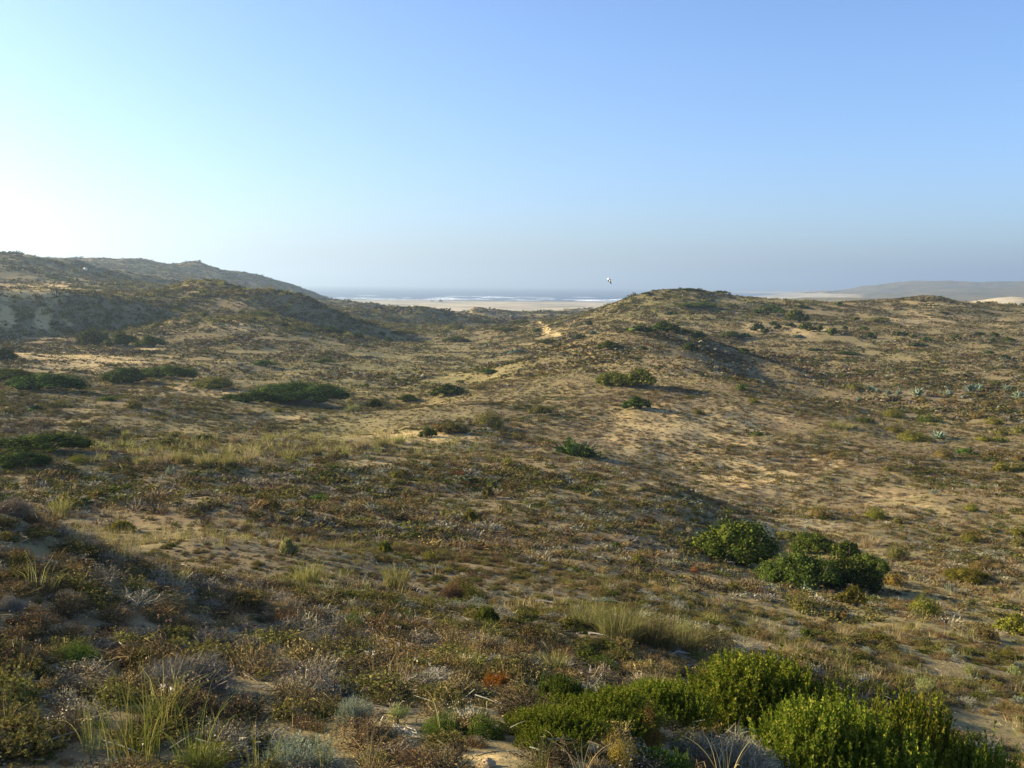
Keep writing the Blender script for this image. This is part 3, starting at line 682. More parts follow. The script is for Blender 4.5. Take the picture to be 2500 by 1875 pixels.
for a in [
 ('bush', 'dark_green', 915, 998, 50, 23, 'small dark shrub, left end of the row leading up to the middle dune', g3),
 ('bush', 'green', 995, 987, 62, 23, 'green shrub in the middle of the row leading to the dune', g3),
 ('bush', 'dark_green', 1095, 973, 84, 34, 'largest dark shrub at the top end of the row below the dune', g3),
 ('bush', 'green', 1046, 1070, 46, 25, 'small green shrub, left end of the hedge on the sandy crest', g3),
 ('bush', 'olive', 1100, 1065, 84, 30, 'olive middle shrub of the hedge on the sandy crest', g3),
 ('mound', 'olive', 1195, 1043, 72, 36, 'rounded light olive shrub, right end of the hedge on the crest', g3),
 ('bush', 'olive', 1320, 1013, 58, 22, 'low flat olive shrub on the sandy dune above the juniper', g3),
 ('juniper', 'juniper_green', 1402, 1116, 144, 60, 'lone dark juniper casting a long shadow on the dune crease', g3),
 ('bush', 'dark_green', 1556, 1003, 70, 33, 'dark round shrub alone on the sunny sand of the middle dune', g3),
 ('bush', 'sunny_olive', 1505, 946, 104, 36, 'left half of the big olive green double shrub on the dune', g3),
 ('bush', 'sunny_olive', 1560, 953, 108, 50, 'right half of the big olive green double shrub on the dune', g3),
 ('mound', 'yellow_green', 1241, 1141, 31, 21, 'small yellow green cushion left below the lone juniper', g3),
 ('bush', 'olive', 1188, 1218, 40, 29, 'olive brown shrub on the near slope above the bright yellow cushion', g3),
 ('bush', 'yellow_green', 1150, 1279, 52, 30, 'bright yellow green cushion in the middle of the near slope', g3),
 ('bush', 'yellow_green', 937, 1358, 45, 34, 'yellow olive shrub on the near slope beside sparse grass', g3),
 ('mound', 'yellow_green', 1052, 1370, 43, 18, 'flat yellow olive cushion above the double cushion', g3),
 ('mound', 'brown_olive', 1122, 1446, 72, 40, 'rear lobe of the double ochre green cushion', g3),
 ('mound', 'yellow_green', 1145, 1464, 76, 36, 'front lobe of the double ochre green cushion', g3),
 ('mound', 'yellow_green', 1556, 1378, 28, 22, 'small round yellow cushion on the slope above tall grass', g3),
 ('bush', 'bright_green', 1504, 1342, 34, 17, 'small bright green shrub with a rusty edge on the slope', g3),
 ('mound', 'yellow_green', 968, 1168, 33, 18, 'small yellow brown cushion near the sandy near crest', g3),
 ('juniper', 'bright_green', 1850, 1067, 60, 19, 'low fresh green juniper on the open sandy plain', g3),
 ('bush', 'green', 1487, 858, 58, 25, 'green shrub on the left shoulder of the middle dune', g3),
 ('bush', 'dark_green', 1685, 861, 46, 23, 'dark shrub on the top right of the middle dune', g3),
 ('bush', 'green', 1813, 868, 44, 18, 'green shrub on the shaded right flank of the middle dune', g3),
 ('juniper', 'juniper_green', 1562, 812, 92, 26, 'left, longest part of the dark hedge on the dune top', g3),
 ('bush', 'dark_green', 1622, 813, 80, 27, 'thick middle part of the dark hedge on the dune top', g3),
 ('bush', 'green', 1672, 817, 48, 13, 'thin right part of the dark hedge on the dune top', g3),
 ('bush', 'dark_green', 1706, 827, 46, 18, 'right end of the dark hedge falling behind the dune top', g3),
 ('bush', 'green', 1712, 840, 36, 14, 'small green shrub under the right end of the dark hedge', g3),
 ('bush', 'dark_green', 1436, 796, 22, 13, 'small dark shrub left of the dune top hedge', g3),
 ('juniper', 'blue_green', 1450, 817, 31, 12, 'small blue green shrub left of the dune top hedge', g3),
 ('bush', 'dark_green', 1417, 830, 42, 13, 'flat dark shrub at the left foot of the dune top', g3),
 ('mound', 'green', 1810, 955, 26, 16, 'small green cushion on the shaded right flank of the dune', g3),
 ('mound', 'yellow_green', 1840, 984, 25, 14, 'small yellow green cushion below the shaded dune flank', g3),
 ('mound', 'yellow_green', 1704, 1012, 28, 12, 'small olive cushion on the sand right of the dark round shrub', g3),
]: plant(*a)
g4 = 'shrubs down the valley towards the beach'
for a in [
 ('bush', 'green', 1113, 837, 68, 15, 'flat green shrub in the valley under the shaded dune foot', g4),
 ('juniper', 'blue_green', 1265, 864, 80, 18, 'widest grey green juniper on the valley floor', g4),
 ('juniper', 'blue_green', 1126, 803, 40, 11, 'grey green juniper at the shaded foot of the far dunes', g4),
 ('bush', 'green', 1334, 841, 62, 12, 'green shrub below the sandy eroded track', g4),
 ('bush', 'dark_green', 932, 823, 29, 14, 'small dark shrub at the tip of the long dune', g4),
 ('bush', 'dark_green', 945, 836, 28, 13, 'lower of two small dark shrubs at the long dune tip', g4),
 ('bush', 'dark_green', 872, 828, 46, 16, 'dark shrub in front of the long dune foot', g4),
 ('bush', 'dark_green', 803, 816, 72, 18, 'long dark shrub at the sunny foot of the long dune', g4),
 ('bush', 'green', 975, 822, 80, 14, 'green strip of shrub under the shaded end of the long dune', g4),
 ('bush', 'bright_green', 1195, 917, 78, 15, 'bright green patch of shrub along the left edge of the middle dune', g4),
 ('bush', 'bright_green', 792, 889, 62, 13, 'bright green low shrub in the valley above the great juniper', g4),
 ('bush', 'bright_green', 641, 895, 72, 15, 'bright green low shrub left of its twin above the great juniper', g4),
 ('bush', 'green', 894, 946, 29, 10, 'small green shrub right above the great juniper', g4),
 ('bush', 'dark_green', 500, 776, 27, 14, 'small dark shrub on the sunny side of the long dune', g4),
 ('bush', 'green', 634, 774, 70, 12, 'flat green shrub below the crest of the long dune', g4),
 ('bush', 'dark_green', 695, 799, 26, 12, 'dark shrub on the sandy patch of the long dune', g4),
 ('bush', 'green', 1235, 812, 62, 12, 'green shrub left of the sandy eroded track', g4),
 ('bush', 'dark_green', 1310, 812, 34, 10, 'dark shrub right beside the sandy eroded track', g4),
 ('bush', 'dark_green', 1185, 792, 54, 9, 'dark strip of shrub at the far dune foot before the beach', g4),
 ('bush', 'green', 1275, 790, 60, 9, 'dull green strip of shrub beyond the eroded track', g4),
]: plant(*a)
g5 = 'dark shrubs on the hill right of the middle'
far_label = 'small dark shrub scattered with its likes on the right far hillside'
for a in [
 ('bush', 'green', 1945, 791, 70, 33, 'largest dark green shrub patch hanging on the right hillside', g5),
 ('bush', 'green', 1700, 757, 120, 18, 'long olive green shrub patch draped across the upper hillside', g5),
 ('bush', 'green', 1880, 772, 96, 26, 'green shrub strip running down from the hilltop beside the largest patch', g5),
 ('bush', 'green', 1782, 828, 48, 19, 'green shrub left of the bare sand notch', g5),
 ('bush', 'dark_green', 1818, 829, 37, 15, 'slanting dark shrub lowest in the bare sand notch', g5),
 ('bush', 'dark_green', 1850, 810, 36, 21, 'taller dark shrub at the upper left of the sand notch', g5),
 ('bush', 'dark_green', 1868, 816, 33, 14, 'dark shrub in the middle of the sand notch', g5),
 ('juniper', 'blue_green', 1948, 826, 42, 14, 'blue green shrub below the largest hillside patch', g5),
 ('bush', 'olive', 2144, 789, 50, 15, 'oval olive shrub alone on the right far hillside', g5),
 ('bush', 'green', 2032, 820, 44, 19, 'green shrub on pale sand right of the largest patch', g5),
 ('bush', 'green', 2048, 747, 30, 11, 'green shrub on the skyline in front of the pale beach', g5),
 ('bush', 'dark_green', 1680, 714, 60, 10, 'dark shrub capping the top of the hill', g5),
 ('bush', 'dark_green', 1585, 724, 40, 10, 'dark shrub on the left brow of the hill', g5),
 ('bush', 'dark_green', 1760, 718, 44, 8, 'dark shrub on the right brow of the hill', g5),
 ('bush', 'bright_green', 2413, 868, 33, 12, 'fresh green shrub on the plain near the right edge', g5),
]: plant(*a)
for x, y, w, h in [(1902, 805, 25, 13), (1930, 800, 27, 12), (1885, 797, 28, 11), (1968, 809, 44, 21), (2000, 811, 32, 17), (1955, 755, 42, 10), (2090, 783, 32, 9), (2063, 807, 20, 11), (2113, 808, 38, 10), (2124, 829, 31, 16),
                   (2198, 821, 40, 11), (2231, 826, 32, 10), (2262, 836, 32, 13), (2242, 849, 40, 12), (2335, 830, 24, 10), (2390, 821, 42, 10), (2427, 824, 32, 12), (2425, 837, 22, 10), (2461, 837, 37, 13), (2450, 877, 30, 11), (1990, 860, 60, 9), (2070, 868, 70, 10), (1640, 770, 40, 9), (2300, 770, 30, 8)]:
    plant('bush', 'dark_green' if GT.random() < .6 else 'green', x, y, w, h, far_label, g5)
g6 = 'agaves in a loose row on the right-hand plain'
for x, y, w, h, lb in [
 (2094, 983, 20, 18, 'lone small agave, leftmost and in front of the agave row'),
 (2126, 956, 22, 24, 'pale agave at the left end of the agave row'),
 (2143, 958, 16, 15, 'small agave close to the right of the left end agave'),
 (2169, 964, 20, 17, 'low agave left of a taller slanting one in the row'),
 (2194, 966, 20, 22, 'slanting agave second left of the tallest in the row'),
 (2240, 968, 30, 31, 'tallest bright agave in the middle of the row'),
 (2297, 964, 14, 10, 'tiniest agave of the row, right of the tallest'),
 (2317, 966, 24, 22, 'agave with a dark shrub touching its right side'),
 (2371, 958, 26, 30, 'left one of two tall agaves growing together'),
 (2391, 953, 26, 26, 'right one of two tall agaves growing together'),
 (2457, 955, 26, 20, 'spreading agave second from the right edge'),
 (2486, 972, 26, 26, 'agave nearest the right edge of the row'),
 (2293, 1073, 38, 34, 'solitary agave with upright leaves on the plain in front of the row')]:
    plant('agave', 'agave', x, y, w, h, lb, g6, size='S')
g7 = 'domed cushion shrubs on the right-hand plain'
for kd, c, x, y, w, h, lb in [
 ('mound', 'olive', 2088, 953, 38, 17, 'cushion just left of the agave row'),
 ('mound', 'olive', 2191, 945, 24, 10, 'small green cushion behind the agave row'),
 ('mound', 'brown_olive', 2414, 951, 26, 13, 'cushion right of the two agaves growing together'),
 ('mound', 'brown_olive', 2253, 983, 36, 13, 'flat brown green cushion below the tallest agave'),
 ('mound', 'brown_olive', 2317, 986, 36, 12, 'flat brown green cushion below the agave with a dark neighbour'),
 ('mound', 'brown_olive', 2412, 994, 32, 16, 'brown cushion with an orange fleck at its foot'),
 ('mound', 'brown_olive', 2492, 988, 28, 13, 'brown cushion at the right edge below the last agave'),
 ('mound', 'yellow_green', 2180, 1021, 60, 20, 'long yellow green cushion sloping to a dark right end'),
 ('mound', 'green', 2266, 1032, 58, 20, 'two tone green cushion between the long one and a brown dome'),
 ('mound', 'brown_olive', 2386, 1023, 42, 17, 'smooth brown green dome upper of a pair near the right'),
 ('mound', 'yellow_green', 2430, 1038, 40, 19, 'olive dome lower of a pair near the right'),
 ('mound', 'yellow_green', 2184, 1057, 48, 17, 'green cushion in the tall grass by the dune foot'),
 ('mound', 'yellow_green', 2228, 1079, 78, 25, 'widest green dome beside the solitary agave'),
 ('mound', 'olive', 2446, 1064, 38, 16, 'dark topped dome above the twin cushions'),
 ('mound', 'olive', 2490, 1061, 42, 19, 'green dome cut by the right edge'),
 ('mound', 'yellow_green', 2402, 1079, 42, 14, 'left one of the twin flat cushions'),
 ('mound', 'yellow_green', 2440, 1080, 37, 14, 'right one of the twin flat cushions'),
 ('juniper', 'bright_green', 2356, 1112, 80, 31, 'vivid green jagged juniper on the right plain'),
 ('mound', 'brown_olive', 2302, 1119, 48, 22, 'brown and green dome left of the vivid juniper'),
 ('bush', 'brown_olive', 2422, 1119, 58, 19, 'reddish brown low shrub right of the vivid juniper'),
 ('mound', 'brown_olive', 2490, 1125, 32, 13, 'brownish cushion at the right edge below the vivid juniper'),
 ('mound', 'yellow_green', 2445, 1153, 38, 24, 'yellow green dome touching a darker one by the right edge'),
 ('mound', 'olive', 2483, 1150, 42, 19, 'darker dome touching the yellow green one by the right edge'),
 ('bush', 'green', 2113, 1034, 46, 14, 'dark shrub at the shaded dune foot left of the plain'),
 ('mound', 'olive', 2170, 1151, 26, 13, 'small lone olive cushion on open sand'),
 ('mound', 'brown_olive', 2003, 1267, 54, 27, 'brown green dome on the bright sand above the dark thicket'),
 ('mound', 'yellow_green', 2139, 1269, 54, 27, 'yellow green dome with a small companion to its right'),
 ('mound', 'olive', 2192, 1280, 30, 18, 'small companion right of the yellow green dome'),
 ('mound', 'yellow_green', 2371, 1250, 34, 18, 'bright yellow cushion alone on the open plain'),
 ('silver', 'silver', 2283, 1213, 30, 21, 'round silvery shrub alone on the open plain'),
 ('mound', 'yellow_green', 2370, 1325, 48, 25, 'olive dome with a clear shadow on its right'),
 ('mound', 'yellow_green', 2488, 1311, 38, 23, 'upper one of two domes cut by the right edge'),
 ('mound', 'olive', 2489, 1338, 38, 23, 'lower one of two domes cut by the right edge'),
 ('mound', 'brown_olive', 2396, 1394, 54, 23, 'brown dome just above the wide spreading cushion'),
 ('bush', 'yellow_green', 2360, 1427, 110, 37, 'wide spreading yellow green cushion on the lower plain'),
 ('mound', 'olive', 2190, 1365, 50, 34, 'olive dome at the right end of the dark thicket'),
 ('mound', 'ochre', 2183, 1431, 42, 30, 'orange brown dome right of the dark thicket'),
 ('bush', 'yellow_green', 2080, 1481, 78, 48, 'tall mustard green dome in front of the dark thicket'),
 ('mound', 'yellow_green', 2256, 1499, 74, 38, 'mustard green dome with a silvery shrub at its foot'),
 ('silver', 'pale_green', 2232, 1509, 24, 26, 'silvery shrub with yellow flowers at the foot of the mustard dome'),
 ('silver', 'silver', 2314, 1451, 38, 29, 'silver green shrub left below the wide spreading cushion'),
 ('bush', 'yellow_green', 2482, 1553, 92, 50, 'big yellow green shrub cut by the right edge of the lower plain'),
 ('mound', 'brown_olive', 2402, 1562, 64, 34, 'dull brown dome left of the big edge shrub'),
 ('bush', 'green', 1968, 1563, 48, 29, 'green shrub with a rusty neighbour above the big heath'),
 ('bush', 'yellow_green', 2143, 1574, 56, 27, 'yellow olive cushion on the dry grass above the big heath'),
 ('mound', 'yellow_green', 2461, 1610, 48, 23, 'vivid yellow cushion near the right edge'),
 ('silver', 'pale_green', 2367, 1661, 48, 38, 'pale yellow topped silvery shrub right of the big heath'),
 ('silver', 'pale_green', 2470, 1656, 42, 33, 'pale silvery shrub nearest the lower right edge'),
 ('silver', 'pale_green', 2262, 1692, 58, 38, 'pale silvery shrub just behind the right dome of the heath')]:
    plant(kd, c, x, y, w, h, lb, g7)
g8 = 'dark evergreen thicket on the right slope'
for kd, c, x, y, w, h, lb in [
 ('bush', 'green', 1798, 1380, 200, 98, 'great rounded dark evergreen, leftmost of the thicket'),
 ('bush', 'green', 1980, 1352, 100, 48, 'rear shrub of the thicket against the bright sand'),
 ('bush', 'bright_green', 1955, 1436, 160, 86, 'front shrub of the thicket with paler green sunlit sprays'),
 ('bush', 'dark_green', 2072, 1442, 140, 74, 'shadowy dark shrub on the right front of the thicket'),
 ('bush', 'green', 2060, 1362, 66, 40, 'small rounded shrub at the top right of the thicket'),
 ('bush', 'green', 2118, 1402, 96, 48, 'sunny right end shrub of the thicket beside pale grass'),
 ('bush', 'olive', 1925, 1321, 60, 23, 'low olive shrub between the great evergreen and the sand')]:
    plant(kd, c, x, y + 3, w * 1.14, h * 1.1, lb, g8, size='L' if w > 80 else None)
g9 = 'small plants below the thicket'
for kd, c, x, y, w, h, lb in [
 ('mound', 'yellow_green', 1790, 1444, 40, 21, 'left one of two yellow cushions below the great evergreen'),
 ('mound', 'brown_olive', 1840, 1442, 30, 19, 'right one of two yellow cushions below the great evergreen'),
 ('mound', 'olive', 1964, 1496, 68, 40, 'olive dome overgrown with grass below the thicket'),
 ('silver', 'pale_green', 1780, 1495, 36, 25, 'pale green silvery shrub on the sand below the yellow cushions'),
 ('silver', 'silver', 1871, 1421, 20, 19, 'tiny silvery shrub at the foot of the thicket'),
 ('dry', 'rust', 1695, 1401, 36, 28, 'rusty dead shrub left below the great evergreen'),
 ('dry', 'rust', 1900, 1409, 38, 26, 'rusty shrub under the left edge of the paler front shrub'),
 ('dry', 'brown_twig', 1860, 1551, 62, 31, 'dark red brown shrub above the big heath'),
 ('dry', 'mauve_twig', 1795, 1272, 46, 22, 'pale grey dead shrub just above the great evergreen'),
 ('dry', 'mauve_twig', 1682, 1305, 34, 26, 'pale grey dead shrub left of the great evergreen'),
 ('tussock', 'straw', 2125, 1337, 74, 38, 'pale straw tussock behind the right end of the thicket')]:
    plant(kd, c, x, y, w, h, lb, g9)
g10 = 'marram tussocks along the hollow'
for i, (x, y, w, h, lb) in enumerate([
 (345, 1138, 60, 34, 'low marram tussock at the left end of the marram row'),
 (395, 1140, 66, 44, 'feathery brown topped marram tussock left in the row'),
 (448, 1134, 70, 46, 'tallest brown marram tussock behind the green one'),
 (500, 1142, 76, 44, 'broad green marram tussock in the middle of the row'),
 (560, 1140, 70, 42, 'green marram tussock right of the broad one'),
 (615, 1128, 60, 36, 'marram tussock beside a yellow flowering cushion'),
 (700, 1120, 60, 28, 'short marram tussock where the row meets sand'),
 (770, 1112, 62, 30, 'brown round marram tussock right along the row'),
 (832, 1106, 58, 30, 'dark brown marram tussock near the sandy crest'),
 (885, 1098, 60, 38, 'pale marram tussock left on the sandy crest'),
 (930, 1092, 60, 36, 'middle pale marram tussock on the sandy crest'),
 (972, 1085, 60, 34, 'right end marram tussock on the sandy crest'),
 (308, 1068, 34, 26, 'lone brown tussock right of the dark left shrubs'),
 (575, 1082, 50, 28, 'lone brown tussock behind the marram row'),
 (655, 1078, 52, 28, 'lone grey green tussock behind the right of the marram row'),
 (2050, 1050, 110, 26, 'wide pale tussock band at the shaded dune foot')]):
    plant('tussock', ['grass', 'straw', 'grass', 'grass'][i % 4], x, y, w, h, lb, g10, size='M')

for x, y, w, h, lb in [(462, 690, 34, 15, 'marram tuft on the very top of the long dune'), (492, 692, 30, 13, 'marram tuft right beside the top of the long dune'), (538, 696, 34, 14, 'marram tuft on the long dune crest in front of the far ridge'),
                       (600, 710, 26, 10, 'small marram tuft on the low part of the long dune crest'), (660, 709, 36, 16, 'marram tuft on the second hump of the long dune'), (705, 716, 34, 14, 'marram tuft where the long dune starts to fall right')]:
    plant('tussock', 'grass', x, y, w, h, lb, 'marram tufts on the long dune crest', size='S')
# ------------------------------------------------------------------ foreground plants
g11 = 'tall grass on the near slope'
for kd, c, x, y, w, h, lb, sz in [
 ('tussock', 'dull_grass', 1440, 1536, 162, 75, 'left tuft of the tall olive grass bank in the middle foreground', 'L'),
 ('tussock', 'dull_grass', 1515, 1566, 202, 108, 'tallest tuft of the olive grass bank in the middle foreground', 'L'),
 ('tussock', 'dull_grass', 1590, 1584, 202, 106, 'dense tuft of the olive grass bank right of the tallest', 'L'),
 ('tussock', 'dull_grass', 1668, 1590, 175, 82, 'grey green right end of the olive grass bank', 'L'),
 ('tussock', 'grass', 750, 1426, 110, 70, 'fan shaped green grass tuft on the near slope', 'M'),
 ('tussock', 'grass', 965, 1440, 100, 80, 'sparse grass tuft left of the double ochre cushion', 'M'),
 ('blades', 'grass', 430, 1455, 150, 150, 'sparse tall grass crossing over the grey scrub on the left', 'M'),
 ('blades', 'green_grass', 205, 1368, 60, 90, 'upright green grass beside the dark shrub on the left', 'S'),
 ('tussock', 'grass', 150, 1262, 70, 60, 'thin grass standing by the round dull green dome', 'M'),
 ('blades', 'green_grass', 694, 1632, 90, 84, 'fresh green grass tuft on bare sand in the left foreground', 'L'),
 ('blades', 'green_grass', 842, 1700, 56, 112, 'upright yellow green grass above the silvery shrub', 'M'),
 ('blades', 'green_grass', 330, 1890, 360, 345, 'largest clump of long green grass in the lower left corner', 'X'),
 ('blades', 'green_grass', 400, 1800, 260, 190, 'thin green grass at the foot of the pale grey shrub', 'X'),
 ('tussock', 'green_grass', 500, 1900, 180, 90, 'short bright green tuft at the bottom edge left of the silvery shrub', 'L'),
 ('blades', 'green_grass', 225, 1850, 150, 210, 'yellowing long grass left of the largest clump', 'L'),
 ('blades', 'grass', 20, 1800, 70, 170, 'green grass at the very left edge of the foreground', 'M'),
 ('blades', 'green_grass', 470, 1905, 260, 260, 'long grass arching to the left beside the silvery shrub', 'L'),
 ('blades', 'green_grass', 640, 1925, 190, 250, 'long grass rising through the silvery shrub', 'M'),
 ('blades', 'green_grass', 800, 1905, 160, 270, 'few tall stalks standing right of the silvery shrub', 'S'),
 ('reeds', 'straw', 900, 1905, 190, 190, 'dry stalks leaning right over the sand', 'S'),
 ('blades', 'grass', 1090, 1800, 120, 190, 'thin upright stalks in the dry flowers', 'S'),
 ('reeds', 'green_grass', 1320, 1905, 190, 215, 'arching green blades in front of the left heath', 'S'),
 ('reeds', 'straw', 1420, 1930, 260, 170, 'yellow blades arching right across the heath', 'S'),
 ('reeds', 'straw', 1770, 1960, 260, 250, 'bent dry stalk with a pale tip over the grey shrub', 'S'),
 ('tussock', 'straw', 1600, 1690, 80, 60, 'straw tuft left of the big heath top', 'M'),
 ('tussock', 'grass', 1350, 1640, 110, 64, 'grey green grass above the yellow tipped shrub', 'M'),
 ('tussock', 'grass', 1140, 1640, 110, 60, 'dry grass tuft beside the small yellow cushion', 'M'),
 ('tussock', 'straw', 1990, 1600, 60, 40, 'pale tuft just above the top of the big heath', 'M'),
 ('tussock', 'straw', 2060, 1560, 70, 36, 'pale straw tuft right of the green shrub with rusty neighbour', 'M')]:
    plant(kd, c, x, y, w, h, lb, g11, size=sz)
g12 = 'big green heath in the lower right'
for x, r_, w, h, lb in [
 (1850, 7.6, 450, 1600, 'tallest crown of the big green heath, with the grey dome before it'),
 (2030, 5.9, 460, 1712, 'front crown of the big green heath right of the grey dome'),
 (2195, 6.5, 390, 1690, 'right crown of the big green heath'),
 (2395, 6.6, 300, 1798, 'dark low right end of the big green heath'),
 (1610, 7.0, 260, 1665, 'small crown linking the left and the tall heath'),
 (1470, 5.4, 320, 1690, 'upper left crown of heath behind the ochre cushions'),
 (1345, 4.5, 300, 1740, 'lowest left heath with fine upright shoots')]:
    plant('heath', 'heath_green', x, 1800, w, h, lb, g12, size='X', r_at=r_, dep=.8)
g13 = 'foreground shrubs and cushions'
for kd, c, x, y, w, h, lb, sz in [
 ('bush', 'green', 1188, 1531, 78, 54, 'rounded green shrub beside bare sand in the middle foreground', 'L'),
 ('mound', 'bright_green', 1472, 1641, 82, 36, 'fresh green cushion on brown litter left of the heath', 'L'),
 ('bush', 'dark_green', 1442, 1610, 46, 34, 'dark shrub behind the fresh green cushion', 'M'),
 ('heath', 'orange', 1215, 1692, 84, 50, 'small vivid orange shrub in the middle foreground', 'M'),
 ('heath', 'green', 1368, 1748, 118, 110, 'upright green shrub with a yellow flowering top', 'L'),
 ('mound', 'bright_green', 1080, 1798, 112, 52, 'left one of two green cushions under the dry flowers', 'L'),
 ('mound', 'green', 1180, 1806, 104, 60, 'right one of two green cushions under the dry flowers', 'L'),
 ('mound', 'ochre', 1572, 1832, 104, 92, 'upper ochre cushion between heath and grey dome', 'L'),
 ('mound', 'ochre', 1510, 1884, 84, 84, 'lower ochre cushion with green tufts', 'L'),
 ('heath', 'bright_green', 1605, 1912, 170, 90, 'feathery pale green shrub at the bottom edge', 'L'),
 ('dry', 'grey_twig', 1770, 1925, 390, 195, 'big grey dome of bare twigs in front of the heath', 'X'),
 ('mound', 'bright_green', 186, 1632, 110, 62, 'bright green feathery cushion behind the long grass', 'L'),
 ('dry', 'grey_twig', 440, 1712, 280, 128, 'large pale grey dead shrub behind the long grass', 'X'),
 ('silver', 'silver', 720, 1905, 200, 92, 'silvery shrub at the bottom edge left of the centre', 'L'),
 ('silver', 'silver', 862, 1786, 100, 80, 'silvery grey shrub with upright twigs', 'L'),
 ('silver', 'pale_green', 976, 1770, 64, 48, 'small round silvery cushion beside bleached branches', 'M'),
 ('mound', 'bright_green', 864, 1546, 58, 46, 'green topped dark cushion in the left middle foreground', 'M'),
 ('mound', 'yellow_green', 940, 1620, 74, 32, 'flat yellow green cushion with dry flowers above', 'M'),
 ('dry', 'mauve_twig', 25, 1262, 140, 70, 'dark grey shrub on the near shoulder at the left edge', 'L'),
 ('bush', 'bright_green', 218, 1370, 36, 42, 'small bright green shrub in shade on the left', 'M'),
 ('dry', 'brown_olive', 268, 1398, 82, 44, 'olive brown twiggy shrub right below the bright green one', 'L'),
 ('dry', 'grey_twig', 110, 1400, 100, 50, 'pale grey twiggy shrub left of the olive brown one', 'L'),
 ('dry', 'mauve_twig', 150, 1480, 120, 50, 'mauve grey twiggy shrub on the left below the pale one', 'L'),
 ('dry', 'grey_twig', 30, 1500, 90, 60, 'whitish twiggy shrub at the left edge', 'L'),
 ('dry', 'mauve_twig', 700, 1690, 96, 54, 'brownish grey shrub under the fresh grass tuft', 'L'),
 ('dry', 'mauve_twig', 730, 1765, 90, 44, 'round mauve shrub above the bottom silvery shrub', 'L'),
 ('bush', 'olive', 960, 1560, 86, 46, 'yellow olive shrub right of the green topped cushion', 'L'),
 ('silver', 'pale_green', 1670, 1568, 60, 52, 'grey green shrub with yellow flowers in the grass bank', 'M'),
 ('dry', 'brown_twig', 1110, 1465, 110, 54, 'dark shaded scrub left of the double ochre cushion', 'L'),
 ('mound', 'bright_green', 1110, 1622, 40, 20, 'small yellow cushion with a dark hollow behind it', 'M')]:
    plant(kd, c, x, y, w, h, lb, g13, size=sz)

# ------------------------------------------------------------------ dead wood
def stick(name, label, px, py, lenpx, ang, wpx=3.0, n=1, group=None, seed=0):
    g = np.random.default_rng(seed); x, y, z, r = hit(px, py); k = r / FPX * 1.02
    S_ = Soup()
    for i in range(n):
        a = ang + g.normal(0, .45) * (n > 1); L_ = lenpx * k * (g.uniform(.5, 1.0) if n > 1 else 1); d = np.array([math.cos(a), math.sin(a) * 1.0, 0])
        o = g.normal(0, .25 * lenpx * k, 3) * (n > 1); o[2] = abs(o[2]) * .25
        pts_ = [o + d * L_ * t + np.array([0, 0, .02 + .06 * L_ * math.sin(3 * t + i)]) + g.normal(0, .03 * L_, 3) * (t > 0) for t in (0, .35, .7, 1)]
        pts_ = np.array(pts_); w = wpx * k * .5
        for s_ in range(3):
            q = s_ * 2.09; off = np.array([-d[1] * math.cos(q), d[0] * math.cos(q), math.sin(q)]) * w
            q2 = q + 2.09; of2 = np.array([-d[1] * math.cos(q2), d[0] * math.cos(q2), math.sin(q2)]) * w
            V = []
            for j, p in enumerate(pts_): V += [p + off * (1 - .22 * j), p + of2 * (1 - .22 * j)]
            S_.add(V, q=[(2 * j, 2 * j + 1, 2 * j + 3, 2 * j + 2) for j in range(3)])
    o_ = link(name, S_.mesh(name, [M['bleached']])); o_.location = (x, y, z + .01)
    return tag(o_, label, 'dead wood', group)
g14 = 'bleached sticks'
stick('bleached_stick', 'bleached stick lying on the sand left of the tall grass', 1308, 1470, 44, -.35, 5, group=g14, seed=1)
stick('bleached_stick', 'forked bleached stick at the lower left of the tall grass', 1436, 1550, 40, -.5, 5, group=g14, seed=2)
stick('bleached_stick', 'bleached stick in shadow under the tall grass right end', 1640, 1602, 46, .1, 5, group=g14, seed=3)
stick('dead_branches', 'tangle of bleached dead branches on shaded sand', 962, 1800, 70, -.6, 4, 16, g14, 4)
stick('bleached_stick', 'short bleached stick on the left foreground sand', 818, 1642, 18, .2, 5, group=g14, seed=5)
stick('dead_branches', 'few pale twigs lying in the lower left corner', 80, 1830, 110, .35, 3, 7, g14, 6)

# ------------------------------------------------------------------ gull, hut, post, rocks
def lathe_body(L_, prof, seg=10):
    V, Q = [], []
    for i, (t, r_) in enumerate(prof):
        for k in range(seg):
            q = 2 * math.pi * k / seg; V.append((t * L_, r_ * math.cos(q), r_ * math.sin(q)))
    for i in range(len(prof) - 1):
        for k in range(seg): Q.append((i * seg + k, i * seg + (k + 1) % seg, (i + 1) * seg + (k + 1) % seg, (i + 1) * seg + k))
    return V, Q
def plain(name, c, rough=.7):
    m, nt, out = mat_new(name); p = N(nt, 'ShaderNodeBsdfPrincipled'); p.inputs['Base Color'].default_value = c + (1,); p.inputs['Roughness'].default_value = rough
    nt.links.new(p.outputs[0], out.inputs[0]); return m
white_f, black_f, grey_f, beak_c = plain('white_feathers', (.85, .83, .84)), plain('black_feathers', (.02, .02, .025)), plain('grey_feathers', (.55, .55, .58)), plain('yellow_beak', (.6, .4, .05))
S_ = Soup(); V, Q = lathe_body(1, [(-.30, .004), (-.24, .035), (-.1, .075), (.05, .085), (.16, .06), (.2, .052), (.25, .05), (.29, .03), (.31, .008)]); S_.add(V, q=Q)
S_.add([(-.28, -.02, 0), (-.28, .02, 0), (-.42, .075, .0), (-.42, -.075, .0), (-.28, -.02, .012), (-.28, .02, .012), (-.42, .075, .006), (-.42, -.075, .006)], q=[(0, 1, 2, 3), (4, 7, 6, 5), (3, 2, 6, 7), (0, 3, 7, 4), (1, 5, 6, 2)])
V, Q = lathe_body(1, [(.30, .012), (.34, .009), (.37, .002)], 6); S_.add(V, q=Q, m=1)
